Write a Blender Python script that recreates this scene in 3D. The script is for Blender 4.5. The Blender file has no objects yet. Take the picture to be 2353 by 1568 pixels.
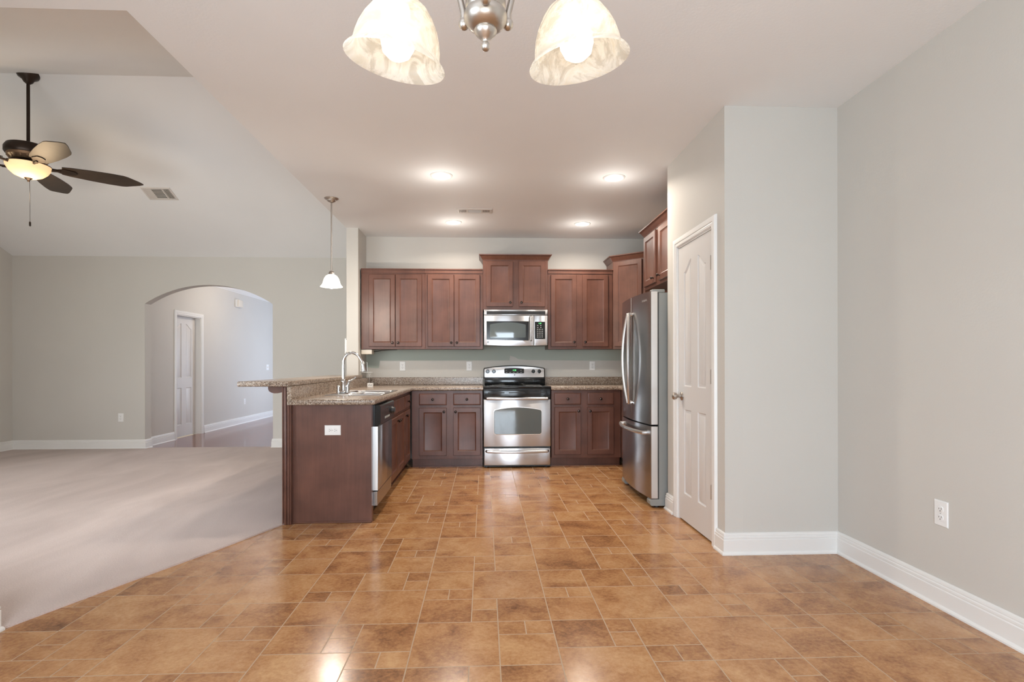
import bpy, bmesh, math, random
from mathutils import Vector, Matrix

random.seed(11)
S = bpy.context.scene
COL = S.collection
PI = math.pi

# ------------------------------------------------------------------ camera
CAM_H, YAW, ROLL = 1.1626, 0.0430, -0.0016
W, H, FPX, PPX, PPY = 2353.0, 1568.0, 1249.468, 1166.6976, 837.5936
cd = bpy.data.cameras.new('camera'); cam = bpy.data.objects.new('camera', cd); COL.objects.link(cam)
cd.sensor_fit = 'HORIZONTAL'; cd.sensor_width = 36.0; cd.lens = FPX / W * 36.0
cd.shift_x = (W / 2 - PPX) / W; cd.shift_y = (PPY - H / 2) / W
cd.clip_start = 0.02; cd.clip_end = 100
_f = Vector((math.sin(YAW), math.cos(YAW), 0)); _r = Vector((math.cos(YAW), -math.sin(YAW), 0)); _u = Vector((0, 0, 1))
_R = _r * math.cos(ROLL) + _u * math.sin(ROLL); _U = _u * math.cos(ROLL) - _r * math.sin(ROLL)
cam.matrix_world = Matrix(((_R.x, _U.x, -_f.x, 0), (_R.y, _U.y, -_f.y, 0), (_R.z, _U.z, -_f.z, CAM_H), (0, 0, 0, 1)))
S.camera = cam

# ------------------------------------------------------------------ world, exposure, window daylight and fill
S.view_settings.view_transform = 'Standard'; S.view_settings.look = 'None'
S.view_settings.gamma = 1.0; S.view_settings.use_curve_mapping = False
S.view_settings.exposure = -0.05
S.cycles.max_bounces = 10; S.cycles.diffuse_bounces = 6; S.cycles.glossy_bounces = 4
S.cycles.transmission_bounces = 6; S.cycles.sample_clamp_indirect = 6.0; S.cycles.use_denoising = True
S.cycles.caustics_reflective = False; S.cycles.caustics_refractive = False
wd = bpy.data.worlds.new('sky'); S.world = wd; wd.use_nodes = True
_nt = wd.node_tree; _bg = _nt.nodes['Background']
_tc = _nt.nodes.new('ShaderNodeTexCoord'); _sx = _nt.nodes.new('ShaderNodeSeparateXYZ'); _cr = _nt.nodes.new('ShaderNodeValToRGB')
_nt.links.new(_tc.outputs['Generated'], _sx.inputs[0]); _nt.links.new(_sx.outputs['Z'], _cr.inputs[0]); _nt.links.new(_cr.outputs[0], _bg.inputs[0])
_cr.color_ramp.elements[0].position = 0.0; _cr.color_ramp.elements[0].color = (0.30, 0.42, 0.25, 1)
_cr.color_ramp.elements[1].position = 0.12; _cr.color_ramp.elements[1].color = (0.85, 0.95, 1.0, 1)
_bg.inputs[1].default_value = 1.6

def area_light(name, loc, direction, sx, sy, power, color, spread=PI):
    d = bpy.data.lights.new(name, 'AREA'); d.shape = 'RECTANGLE'; d.size = sx; d.size_y = sy
    d.energy = power; d.color = color; d.spread = spread
    o = bpy.data.objects.new(name, d); COL.objects.link(o); o.location = loc
    o.rotation_euler = Vector(direction).to_track_quat('-Z', 'Y').to_euler()
    return o
DAY = (0.80, 0.925, 1.06)
area_light('patio_daylight', (-0.08, -2.02, 1.06), (0, 1, 0.10), 1.75, 2.0, 150, DAY)
area_light('dining_side_fill', (-2.30, -0.55, 1.45), (1, 0.1, 0.35), 1.5, 1.4, 92, DAY)  # fill through a side window added to light the right wall
area_light('living_window_daylight', (-3.45, 2.24, 1.30), (0, 1, -0.06), 2.3, 1.6, 48, (0.92, 0.96, 1.0), 2.2)
area_light('living_side_fill', (-6.66, 4.9, 1.5), (1, 0, 0.1), 1.6, 1.3, 16, (1.0, 0.97, 0.90))  # added fill from the unseen left side of the living room
area_light('hall_window_daylight', (-2.22, 12.0, 1.15), (-1, 0, 0), 0.9, 1.9, 62, (0.70, 0.84, 1.08))
WARM = (1.0, 0.90, 0.78)

# ------------------------------------------------------------------ materials
def new_mat(name):
    m = bpy.data.materials.new(name); m.use_nodes = True
    return m, m.node_tree, m.node_tree.nodes['Principled BSDF']
def nd(nt, t, **kw):
    n = nt.nodes.new(t)
    for k, v in kw.items(): setattr(n, k, v)
    return n
def ramp(nt, fac, stops):
    r = nd(nt, 'ShaderNodeValToRGB'); e = r.color_ramp.elements
    while len(e) < len(stops): e.new(0.5)
    for el, (p, c) in zip(e, stops):
        el.position = p; el.color = (c[0], c[1], c[2], 1)
    nt.links.new(fac, r.inputs[0]); return r.outputs[0]
def noise(nt, scale, detail=3, rough=0.5, vec=None, dist=0.0):
    n = nd(nt, 'ShaderNodeTexNoise'); n.inputs['Scale'].default_value = scale; n.inputs['Detail'].default_value = detail
    n.inputs['Roughness'].default_value = rough; n.inputs['Distortion'].default_value = dist
    if vec is not None: nt.links.new(vec, n.inputs['Vector'])
    return n.outputs[0]
def coords(nt, scale=(1, 1, 1)):
    t = nd(nt, 'ShaderNodeTexCoord'); mp = nd(nt, 'ShaderNodeMapping'); mp.inputs['Scale'].default_value = scale
    nt.links.new(t.outputs['Object'], mp.inputs[0]); return mp.outputs[0]
def bump(nt, b, h, strength, dist=0.002):
    n = nd(nt, 'ShaderNodeBump'); n.inputs['Strength'].default_value = strength; n.inputs['Distance'].default_value = dist
    nt.links.new(h, n.inputs['Height']); nt.links.new(n.outputs[0], b.inputs['Normal'])
def plain(name, col, rough=0.5, metal=0.0, spec=0.5, bscale=0, bstr=0.1):
    m, nt, b = new_mat(name)
    b.inputs['Base Color'].default_value = (*col, 1); b.inputs['Roughness'].default_value = rough
    b.inputs['Metallic'].default_value = metal; b.inputs['Specular IOR Level'].default_value = spec
    v = coords(nt); n = noise(nt, 6, 2, vec=v)
    mx = nd(nt, 'ShaderNodeMapRange'); mx.inputs['To Min'].default_value = max(0.0, rough - 0.04); mx.inputs['To Max'].default_value = rough + 0.04
    nt.links.new(n, mx.inputs[0]); nt.links.new(mx.outputs[0], b.inputs['Roughness'])
    if bscale: bump(nt, b, noise(nt, bscale, 2, vec=v), bstr)
    return m
def emit(name, col, strength):
    m, nt, b = new_mat(name)
    b.inputs['Base Color'].default_value = (*col, 1)
    b.inputs['Emission Color'].default_value = (*col, 1); b.inputs['Emission Strength'].default_value = strength
    return m
def paint(name, col, rough=0.6, bs=95, st=0.18):
    m, nt, b = new_mat(name); v = coords(nt)
    c = ramp(nt, noise(nt, 1.3, 2, vec=v), [(0.3, [x * 0.985 for x in col]), (0.7, [min(1, x * 1.015) for x in col])])
    nt.links.new(c, b.inputs['Base Color']); b.inputs['Roughness'].default_value = rough
    b.inputs['Specular IOR Level'].default_value = 0.35
    bump(nt, b, noise(nt, bs, 3, 0.55, vec=v), st, 0.003)
    return m
def wood(name, dark, light, rough=0.34, axis='z'):
    m, nt, b = new_mat(name)
    sc = {'z': (55, 55, 2.6), 'y': (55, 2.6, 55), 'x': (2.6, 55, 55)}[axis]
    g = noise(nt, 1.0, 6, 0.62, vec=coords(nt, sc), dist=0.4)
    bl = noise(nt, 5.0, 3, 0.5, vec=coords(nt))
    mx = nd(nt, 'ShaderNodeMath', operation='ADD'); m2 = nd(nt, 'ShaderNodeMath', operation='MULTIPLY'); m2.inputs[1].default_value = 0.5
    lo = nd(nt, 'ShaderNodeMapRange'); lo.inputs['To Min'].default_value = 0.25; lo.inputs['To Max'].default_value = 0.75
    nt.links.new(g, lo.inputs[0]); nt.links.new(lo.outputs[0], mx.inputs[0]); nt.links.new(bl, mx.inputs[1]); nt.links.new(mx.outputs[0], m2.inputs[0])
    c = ramp(nt, m2.outputs[0], [(0.34, dark), (0.62, light)])
    nt.links.new(c, b.inputs['Base Color']); b.inputs['Roughness'].default_value = rough
    b.inputs['Specular IOR Level'].default_value = 0.45
    bump(nt, b, g, 0.05, 0.001)
    return m
def steel(name, col=(0.60, 0.595, 0.585), rough=0.27, axis='x', aniso=0.0):
    m, nt, b = new_mat(name)
    sc = {'x': (3, 500, 500), 'z': (500, 500, 3), 'y': (500, 3, 500)}[axis]
    g = noise(nt, 1.0, 3, 0.6, vec=coords(nt, sc))
    mr = nd(nt, 'ShaderNodeMapRange'); mr.inputs['To Min'].default_value = rough - 0.05; mr.inputs['To Max'].default_value = rough + 0.07
    nt.links.new(g, mr.inputs[0]); nt.links.new(mr.outputs[0], b.inputs['Roughness'])
    b.inputs['Base Color'].default_value = (*col, 1); b.inputs['Metallic'].default_value = 1.0
    tg = nd(nt, 'ShaderNodeTangent'); tg.direction_type = 'RADIAL'; tg.axis = 'Z'; nt.links.new(tg.outputs[0], b.inputs['Tangent'])
    b.inputs['Anisotropic'].default_value = aniso; b.inputs['Anisotropic Rotation'].default_value = 0.25
    return m
def granite(name):
    m, nt, b = new_mat(name); v = coords(nt)
    n1 = noise(nt, 150, 4, 0.7, vec=v); n2 = noise(nt, 80, 3, 0.65, vec=v, dist=0.6); n3 = noise(nt, 9, 2, 0.5, vec=v)
    base = ramp(nt, n2, [(0.30, (0.13, 0.085, 0.055)), (0.46, (0.31, 0.225, 0.165)), (0.58, (0.48, 0.395, 0.315)), (0.70, (0.66, 0.61, 0.54))])
    spk = ramp(nt, n1, [(0.40, (0.0, 0.0, 0.0)), (0.47, (1, 1, 1))])
    mix = nd(nt, 'ShaderNodeMix', data_type='RGBA'); nt.links.new(spk, mix.inputs[0])
    mix.inputs[6].default_value = (0.045, 0.03, 0.022, 1); nt.links.new(base, mix.inputs[7])
    mix2 = nd(nt, 'ShaderNodeMix', data_type='RGBA', blend_type='MULTIPLY'); mix2.inputs[0].default_value = 0.35
    nt.links.new(mix.outputs[2], mix2.inputs[6]); nt.links.new(ramp(nt, n3, [(0.35, (0.75, 0.72, 0.7)), (0.65, (1, 1, 1))]), mix2.inputs[7])
    nt.links.new(mix2.outputs[2], b.inputs['Base Color']); b.inputs['Roughness'].default_value = 0.22
    return m
def tile_mat(name):
    m, nt, b = new_mat(name); v = coords(nt)
    at = nd(nt, 'ShaderNodeAttribute'); at.attribute_name = 'tone'
    ad = nd(nt, 'ShaderNodeVectorMath', operation='ADD'); sc = nd(nt, 'ShaderNodeVectorMath', operation='SCALE'); sc.inputs['Scale'].default_value = 40.0
    nt.links.new(at.outputs['Color'], sc.inputs[0]); nt.links.new(v, ad.inputs[0]); nt.links.new(sc.outputs[0], ad.inputs[1])
    big = noise(nt, 5.5, 5, 0.6, vec=ad.outputs[0], dist=0.5); fine = noise(nt, 60, 4, 0.7, vec=ad.outputs[0])
    a1 = nd(nt, 'ShaderNodeMath', operation='MULTIPLY'); a1.inputs[1].default_value = 0.40; nt.links.new(fine, a1.inputs[0])
    a2 = nd(nt, 'ShaderNodeMath', operation='MULTIPLY_ADD'); a2.inputs[1].default_value = 0.62; nt.links.new(big, a2.inputs[0]); nt.links.new(a1.outputs[0], a2.inputs[2])
    sr = nd(nt, 'ShaderNodeSeparateColor'); nt.links.new(at.outputs['Color'], sr.inputs[0])
    a3 = nd(nt, 'ShaderNodeMath', operation='MULTIPLY_ADD'); a3.inputs[1].default_value = 0.10; nt.links.new(sr.outputs[0], a3.inputs[0]); nt.links.new(a2.outputs[0], a3.inputs[2])
    c = ramp(nt, a3.outputs[0], [(0.34, (0.150, 0.058, 0.021)), (0.46, (0.30, 0.132, 0.050)), (0.57, (0.44, 0.215, 0.087)), (0.74, (0.58, 0.34, 0.16))])
    nt.links.new(c, b.inputs['Base Color'])
    b.inputs['Roughness'].default_value = 0.20; b.inputs['Specular IOR Level'].default_value = 0.55
    bump(nt, b, noise(nt, 28, 3, 0.6, vec=v), 0.06, 0.004)
    return m
def carpet_mat(name):
    m, nt, b = new_mat(name); v = coords(nt)
    big = noise(nt, 1.6, 3, 0.6, vec=coords(nt, (0.9, 0.35, 1)), dist=0.8); fine = noise(nt, 170, 4, 0.75, vec=v)
    a = nd(nt, 'ShaderNodeMath', operation='MULTIPLY_ADD'); a.inputs[1].default_value = 0.55; nt.links.new(fine, a.inputs[0])
    h = nd(nt, 'ShaderNodeMath', operation='MULTIPLY'); h.inputs[1].default_value = 0.45; nt.links.new(big, h.inputs[0]); nt.links.new(h.outputs[0], a.inputs[2])
    c = ramp(nt, a.outputs[0], [(0.30, (0.39, 0.305, 0.275)), (0.68, (0.72, 0.605, 0.56))])
    nt.links.new(c, b.inputs['Base Color']); b.inputs['Roughness'].default_value = 0.95; b.inputs['Specular IOR Level'].default_value = 0.1
    b.inputs['Sheen Weight'].default_value = 0.25
    bump(nt, b, fine, 0.6, 0.006)
    return m
def alabaster(name):
    m, nt, b = new_mat(name); out = nt.nodes['Material Output']; v = coords(nt)
    w = noise(nt, 14, 5, 0.6, vec=v, dist=2.2)
    c = ramp(nt, w, [(0.40, (0.80, 0.76, 0.68)), (0.52, (0.97, 0.95, 0.90)), (0.6, (0.86, 0.82, 0.74))])
    tr = nd(nt, 'ShaderNodeBsdfTranslucent'); nt.links.new(c, tr.inputs[0]); nt.links.new(c, b.inputs['Base Color'])
    b.inputs['Roughness'].default_value = 0.25
    b.inputs['Emission Color'].default_value = (1.0, 0.90, 0.72, 1); b.inputs['Emission Strength'].default_value = 0.0
    mx = nd(nt, 'ShaderNodeMixShader'); mx.inputs[0].default_value = 0.62
    nt.links.new(b.outputs[0], mx.inputs[1]); nt.links.new(tr.outputs[0], mx.inputs[2])
    tp = nd(nt, 'ShaderNodeBsdfTransparent'); tp.inputs[0].default_value = (1, 0.97, 0.92, 1)
    mt = nd(nt, 'ShaderNodeMixShader'); nt.links.new(ramp(nt, w, [(0.40, (0.50,) * 3), (0.56, (0.10,) * 3)]), mt.inputs[0])
    nt.links.new(mx.outputs[0], mt.inputs[1]); nt.links.new(tp.outputs[0], mt.inputs[2]); nt.links.new(mt.outputs[0], out.inputs[0])
    return m
def clear(name, col=(0.95, 0.97, 0.97), mixf=0.7):
    m, nt, b = new_mat(name); out = nt.nodes['Material Output']
    b.inputs['Base Color'].default_value = (*col, 1); b.inputs['Roughness'].default_value = 0.08
    tp = nd(nt, 'ShaderNodeBsdfTransparent'); mx = nd(nt, 'ShaderNodeMixShader'); mx.inputs[0].default_value = mixf
    nt.links.new(b.outputs[0], mx.inputs[1]); nt.links.new(tp.outputs[0], mx.inputs[2]); nt.links.new(mx.outputs[0], out.inputs[0])
    return m

M = {}
M['wall'] = paint('greige_wall_paint', (0.600, 0.580, 0.540))
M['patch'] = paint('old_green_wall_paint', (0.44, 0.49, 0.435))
M['ceil'] = paint('ceiling_paint', (0.835, 0.84, 0.84), 0.7, 70, 0.22)
M['trim'] = plain('white_trim_paint', (0.80, 0.795, 0.775), 0.35)
M['door'] = plain('white_door_paint', (0.68, 0.665, 0.65), 0.38)
M['wood'] = wood('cherry_stained_wood', (0.076, 0.0305, 0.0205), (0.158, 0.067, 0.045))
M['hallwood'] = wood('hall_plank_wood', (0.12, 0.036, 0.022), (0.26, 0.09, 0.055), 0.12, 'y')
M['granite'] = granite('speckled_laminate')
M['tile'] = tile_mat('mottled_tile')
M['grout'] = plain('grout', (0.47, 0.33, 0.215), 0.75, bscale=60)
M['carpet'] = carpet_mat('beige_carpet')
M['steel'] = steel('brushed_steel', (0.56, 0.56, 0.57), 0.29, 'x', 0.92)
M['steelv'] = steel('brushed_steel_upright', (0.40, 0.39, 0.39), 0.22, 'x', 0.92)
M['steelside'] = plain('grey_painted_metal', (0.30, 0.31, 0.295), 0.42, 0.1, bscale=300, bstr=0.05)
M['edge'] = steel('bright_steel_edge', (0.72, 0.71, 0.70), 0.32, 'z')
M['chrome'] = plain('chrome', (0.72, 0.73, 0.74), 0.09, 1.0)
M['nickel'] = steel('brushed_nickel', (0.50, 0.46, 0.42), 0.34, 'z')
M['black'] = plain('black_gloss', (0.012, 0.013, 0.014), 0.12)
M['blackm'] = plain('black_plastic', (0.022, 0.022, 0.023), 0.42)
M['glass'] = plain('dark_oven_glass', (0.035, 0.045, 0.048), 0.03, 0.0, 0.9)
M['glassm'] = plain('grey_window_glass', (0.10, 0.125, 0.13), 0.03, 0.0, 0.9)
M['bronze'] = plain('dark_bronze', (0.035, 0.022, 0.015), 0.38, 0.6)
M['knob'] = plain('dark_knob_metal', (0.045, 0.033, 0.028), 0.25, 0.8)
M['white'] = plain('white_plastic', (0.84, 0.84, 0.83), 0.35)
M['cream'] = plain('cream_plastic', (0.74, 0.68, 0.58), 0.4)
M['slot'] = plain('dark_slot', (0.03, 0.028, 0.026), 0.6)
M['print'] = plain('grey_print', (0.42, 0.43, 0.42), 0.5)
M['vent'] = plain('vent_enamel', (0.66, 0.62, 0.58), 0.45)
M['duct'] = plain('vent_shadow_metal', (0.10, 0.095, 0.08), 0.6)
M['shade'] = alabaster('marbled_glass')
M['bulb'] = emit('lit_bulb', (1.0, 0.93, 0.80), 2.6)
M['canlens'] = emit('lit_downlight', (1.0, 0.90, 0.74), 12.0)
M['pendglass'] = emit('lit_pendant_glass', (1.0, 0.93, 0.80), 3.0)
M['bowl'] = emit('lit_amber_bowl', (1.0, 0.70, 0.38), 0.62)
M['green'] = emit('green_digits', (0.12, 0.9, 0.25), 1.2)
M['fanblade'] = wood('fan_blade_wood', (0.030, 0.019, 0.012), (0.060, 0.040, 0.026), 0.45, 'x')
M['clear'] = clear('clear_plastic')
M['pane'] = clear('window_pane', (0.9, 0.95, 0.95), 0.93)

# ------------------------------------------------------------------ mesh helpers
class Fr:                                   # a local frame: u, v in a face, w out of it
    def __init__(s, O, U, V, N): s.O, s.U, s.V, s.N = Vector(O), Vector(U), Vector(V), Vector(N)
    def __call__(s, u, v, w=0.0): return s.O + s.U * u + s.V * v + s.N * w
XYZ = Fr((0, 0, 0), (1, 0, 0), (0, 1, 0), (0, 0, 1))
def front(y): return Fr((0, y, 0), (1, 0, 0), (0, 0, 1), (0, -1, 0))        # faces the camera (-Y), u = X, v = Z
def left_facing(x): return Fr((x, 0, 0), (0, 1, 0), (0, 0, 1), (-1, 0, 0))  # faces -X, u = Y, v = Z
def right_facing(x): return Fr((x, 0, 0), (0, 1, 0), (0, 0, 1), (1, 0, 0))  # faces +X, u = Y, v = Z
def up(z): return Fr((0, 0, z), (1, 0, 0), (0, 1, 0), (0, 0, 1))
def down(z): return Fr((0, 0, z), (1, 0, 0), (0, 1, 0), (0, 0, -1))

class MB:
    def __init__(s): s.bm = bmesh.new()
    def _join(s, t, fr=XYZ):
        t.verts.index_update()
        vs = [s.bm.verts.new(fr(*v.co)) for v in t.verts]
        for f in t.faces:
            try: s.bm.faces.new([vs[v.index] for v in f.verts])
            except ValueError: pass
        t.free(); return s
    def box(s, u0, u1, v0, v1, w0, w1, fr=XYZ, bev=0.0, seg=2):
        t = bmesh.new(); bmesh.ops.create_cube(t, size=1)
        for v in t.verts:
            v.co = (u0 + (v.co.x + .5) * (u1 - u0), v0 + (v.co.y + .5) * (v1 - v0), w0 + (v.co.z + .5) * (w1 - w0))
        if bev: bmesh.ops.bevel(t, geom=list(t.edges), offset=bev, segments=seg, affect='EDGES', profile=0.5)
        return s._join(t, fr)
    def prism(s, poly, w0, w1, fr=XYZ, bev=0.0):
        t = bmesh.new(); vs = [t.verts.new((p[0], p[1], w0)) for p in poly]; f = t.faces.new(vs)
        r = bmesh.ops.extrude_face_region(t, geom=[f])
        for v in r['geom']:
            if isinstance(v, bmesh.types.BMVert): v.co.z = w1
        bmesh.ops.recalc_face_normals(t, faces=t.faces)
        if bev: bmesh.ops.bevel(t, geom=[e for e in t.edges if abs(e.verts[0].co.z - w1) < 1e-6 and abs(e.verts[1].co.z - w1) < 1e-6], offset=bev, segments=2, affect='EDGES', profile=0.5)
        return s._join(t, fr)
    def loops(s, rings, cap0=True, cap1=True, closed=True):
        R = [[s.bm.verts.new(p) for p in r] for r in rings]; n = len(R[0])
        for a, b in zip(R, R[1:]):
            for i in range(n if closed else n - 1):
                j = (i + 1) % n
                try: s.bm.faces.new((a[i], a[j], b[j], b[i]))
                except ValueError: pass
        if cap0: s.bm.faces.new(list(reversed(R[0])))
        if cap1: s.bm.faces.new(R[-1])
        return s
    def panel(s, fr, poly, steps, cap0=True):
        """nested insets of a polygon: steps = [(inset, w), ...] from the back edge to the middle"""
        return s.loops([[fr(p[0], p[1], w) for p in inset(poly, d)] for d, w in steps], cap0, True)
    def rect(s, fr, u0, u1, v0, v1, steps, cap0=True):
        return s.panel(fr, [(u0, v0), (u1, v0), (u1, v1), (u0, v1)], steps, cap0)
    def lathe(s, fr, prof, n=24, cap0=True, cap1=True):
        return s.loops([[fr(r * math.cos(2 * PI * i / n), r * math.sin(2 * PI * i / n), h) for i in range(n)] for r, h in prof], cap0, cap1)
    def tube(s, pts, r, n=10, flat=None):
        P = [Vector(p) for p in pts]; rs = r if isinstance(r, (list, tuple)) else [r] * len(P); rings = []
        ref = None
        for i, p in enumerate(P):
            d = (P[min(i + 1, len(P) - 1)] - P[max(i - 1, 0)]).normalized()
            if ref is None: ref = Vector((0, 0, 1)) if abs(d.z) < 0.9 else Vector((0, 1, 0))
            a = (ref - d * ref.dot(d)).normalized(); b = d.cross(a); ref = a
            k = flat or (1, 1)
            rings.append([p + (a * math.cos(2 * PI * j / n) * k[0] + b * math.sin(2 * PI * j / n) * k[1]) * rs[i] for j in range(n)])
        return s.loops(rings)
    def ball(s, c, r, n=14, sq=(1, 1, 1)):
        t = bmesh.new(); bmesh.ops.create_uvsphere(t, u_segments=n, v_segments=max(6, n // 2 + 2), radius=r)
        for v in t.verts: v.co = Vector((v.co.x * sq[0], v.co.y * sq[1], v.co.z * sq[2])) + Vector(c)
        return s._join(t)
    def molding(s, path, prof, fr=XYZ):
        """sweep a closed profile (offset, w) along a mitred 2D path; offset goes to the left of travel"""
        n = len(path); rings = []
        for i, p in enumerate(path):
            p = Vector(p[:2]); d0 = (p - Vector(path[i - 1][:2])).normalized() if i else None
            d1 = (Vector(path[i + 1][:2]) - p).normalized() if i < n - 1 else None
            d0 = d0 or d1; d1 = d1 or d0
            n0, n1 = Vector((-d0.y, d0.x)), Vector((-d1.y, d1.x)); m = (n0 + n1) / (1 + n0.dot(n1))
            rings.append([fr(p.x + m.x * o, p.y + m.y * o, w) for o, w in prof])
        return s.loops(rings)
    def lattice(s, xs, ys, keep, z0, z1, bev=0.0):
        t = bmesh.new(); V = {}
        def vv(i, j):
            if (i, j) not in V: V[i, j] = t.verts.new((xs[i], ys[j], z0))
            return V[i, j]
        F = [t.faces.new((vv(i, j), vv(i + 1, j), vv(i + 1, j + 1), vv(i, j + 1))) for i in range(len(xs) - 1) for j in range(len(ys) - 1) if keep(i, j)]
        r = bmesh.ops.extrude_face_region(t, geom=F)
        for v in r['geom']:
            if isinstance(v, bmesh.types.BMVert): v.co.z = z1
        bmesh.ops.recalc_face_normals(t, faces=t.faces)
        if bev:
            es = [e for e in t.edges if len(e.link_faces) == 2 and e.calc_face_angle() > 0.5 and abs(e.verts[0].co.z - e.verts[1].co.z) < 1e-6]
            bmesh.ops.bevel(t, geom=es, offset=bev, segments=3, affect='EDGES', profile=0.5)
        return s._join(t)
    def build(s, name, mat, parent=None, smooth=35, origin=None):
        bm = s.bm; bmesh.ops.recalc_face_normals(bm, faces=bm.faces)
        me = bpy.data.meshes.new(name)
        if parent is not None:
            r = parent
            while r.parent is not None: r = r.parent
            off = Vector(r.location)
        elif origin is not None: off = Vector(origin)
        else:
            lo = [min(v.co[k] for v in bm.verts) for k in range(3)]; hi = [max(v.co[k] for v in bm.verts) for k in range(3)]
            off = Vector(((lo[0] + hi[0]) / 2, (lo[1] + hi[1]) / 2, lo[2]))
        bmesh.ops.translate(bm, verts=bm.verts, vec=-off)
        bm.to_mesh(me); bm.free()
        me.materials.append(mat)
        if smooth:
            me.polygons.foreach_set('use_smooth', [True] * len(me.polygons)); me.set_sharp_from_angle(angle=math.radians(smooth))
        o = bpy.data.objects.new(name, me); COL.objects.link(o)
        if parent is None: o.location = off
        else: o.parent = parent
        return o

def inset(poly, d):
    if d == 0: return [tuple(p) for p in poly]
    n = len(poly); out = []
    ar = sum(poly[i][0] * poly[(i + 1) % n][1] - poly[(i + 1) % n][0] * poly[i][1] for i in range(n))
    sg = 1 if ar > 0 else -1
    for i in range(n):
        p = Vector(poly[i]); d0 = (p - Vector(poly[i - 1])).normalized(); d1 = (Vector(poly[(i + 1) % n]) - p).normalized()
        n0, n1 = Vector((-d0.y, d0.x)), Vector((-d1.y, d1.x)); m = (n0 + n1) / max(0.3, 1 + n0.dot(n1))
        out.append((p.x + m.x * d * sg, p.y + m.y * d * sg))
    return out
def rrect(u0, u1, v0, v1, r, n=4, arch=0.0):
    P = []
    for cx, cy, a0 in ((u1 - r, v0 + r, -90), (u1 - r, v1 - r, 0), (u0 + r, v1 - r, 90), (u0 + r, v0 + r, 180)):
        for k in range(n + 1):
            a = math.radians(a0 + 90 * k / n); P.append((cx + r * math.cos(a), cy + r * math.sin(a)))
        if arch and a0 == 0:
            for k in range(1, 12):
                u = (u1 - r) + (u0 + r - u1 + r) * k / 12; x = 2 * k / 12 - 1
                P.append((u, v1 + arch * (1 - x * x)))
    return P
def thing(name, label, cat, loc, group=None):
    o = bpy.data.objects.new(name, None); COL.objects.link(o); o.location = loc; o.empty_display_size = 0.1
    o['label'] = label; o['category'] = cat
    if group: o['group'] = group
    return o
def tag(o, label, cat, group=None):
    o['label'] = label; o['category'] = cat
    if group: o['group'] = group
    return o
def struct(o, label, cat):
    o['kind'] = 'structure'; o['label'] = label; o['category'] = cat
    return o
def text_mesh(name, body, size, fr, u, v, w, mat, parent, depth=0.0004):
    c = bpy.data.curves.new(name, 'FONT'); c.body = body; c.size = size; c.align_x = 'CENTER'; c.align_y = 'CENTER'; c.extrude = depth
    t = bpy.data.objects.new(name, c); COL.objects.link(t)
    dg = bpy.context.evaluated_depsgraph_get(); me = bpy.data.meshes.new_from_object(t.evaluated_get(dg))
    bpy.data.objects.remove(t)
    r = parent
    while r.parent is not None: r = r.parent
    for vx in me.vertices: vx.co = fr(u + vx.co.x, v + vx.co.y, w + vx.co.z) - Vector(r.location)
    me.materials.clear(); me.materials.append(mat); me.name = name
    o = bpy.data.objects.new(name, me); COL.objects.link(o); o.parent = parent
    return o

# ================================================================== THE SETTING
XR, D, XK, XC = 2.175, 6.774, -1.453, -1.587      # right wall, kitchen back wall, stub wall faces
ZC, ZB = 2.74, 2.661
PX, PY0, PY1 = 1.466, 3.259, 4.292                # pantry
XL, YL = -6.4485, 7.72                            # living room
YN, XD = 2.455, -2.13                             # living near wall, dining left wall
RIDGE = (5.1, 3.80)
YB = -1.90
HX = -4.77                                        # hall wall

# tile floor: a 10 x 10 module of 3x3, 2x2 and 1x1 tiles
u = 0.1200; fx, fy = -0.3006, 2.0968
BIG = [(0, 0), (7, 3), (2, 5), (5, 8)]
MED = [(3, 0), (5, 1), (8, 1), (8, 8), (5, 3), (3, 3), (0, 3), (0, 6), (5, 6), (7, 6), (0, 8), (3, 8)]
SML = [(3, 2), (4, 2), (7, 2), (7, 1), (8, 0), (9, 0), (5, 5), (6, 5), (2, 4), (2, 3), (0, 5), (1, 5), (9, 7), (9, 6), (2, 9), (2, 8)]
bm = bmesh.new(); tones = []
lay = bm.loops.layers.float_color.new('tone')
def quad(x0, x1, y0, y1, z, mi, tone):
    f = bm.faces.new([bm.verts.new((x, y, z)) for x, y in ((x0, y0), (x1, y0), (x1, y1), (x0, y1))]); f.material_index = mi
    for l in f.loops: l[lay] = tone
g = 0.0015
for ci in range(-3, 4):
    for cj in range(-5, 5):
        for k, lst in ((3, BIG), (2, MED), (1, SML)):
            for i, j in lst:
                x0 = fx + (ci * 10 + i) * u; y0 = fy + (cj * 10 + j) * u; x1, y1 = x0 + k * u, y0 + k * u
                x0, x1, y0, y1 = max(x0 + g, -2.2), min(x1 - g, XR), max(y0 + g, YB), min(y1 - g, D)
                if x1 - x0 < 0.005 or y1 - y0 < 0.005: continue
                t = random.random()
                b_ = 0.0010
                tone = (t, random.random(), random.random(), 1)
                o_ = [bm.verts.new(p) for p in ((x0, y0, -0.0004), (x1, y0, -0.0004), (x1, y1, -0.0004), (x0, y1, -0.0004))]
                i_ = [bm.verts.new(p) for p in ((x0 + b_, y0 + b_, 0), (x1 - b_, y0 + b_, 0), (x1 - b_, y1 - b_, 0), (x0 + b_, y1 - b_, 0))]
                fs = [bm.faces.new(i_)] + [bm.faces.new((o_[q], o_[(q + 1) % 4], i_[(q + 1) % 4], i_[q])) for q in range(4)]
                for f in fs[1:]: f.material_index = 1
                for f in fs:
                    for l in f.loops: l[lay] = tone
quad(-2.2, XR, YB, D, -0.0005, 1, (0, 0, 0, 1))
bm_ = bmesh.ops.recalc_face_normals(bm, faces=bm.faces)
me = bpy.data.meshes.new('floor'); bm.to_mesh(me); bm.free(); me.materials.append(M['tile']); me.materials.append(M['grout'])
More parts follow.
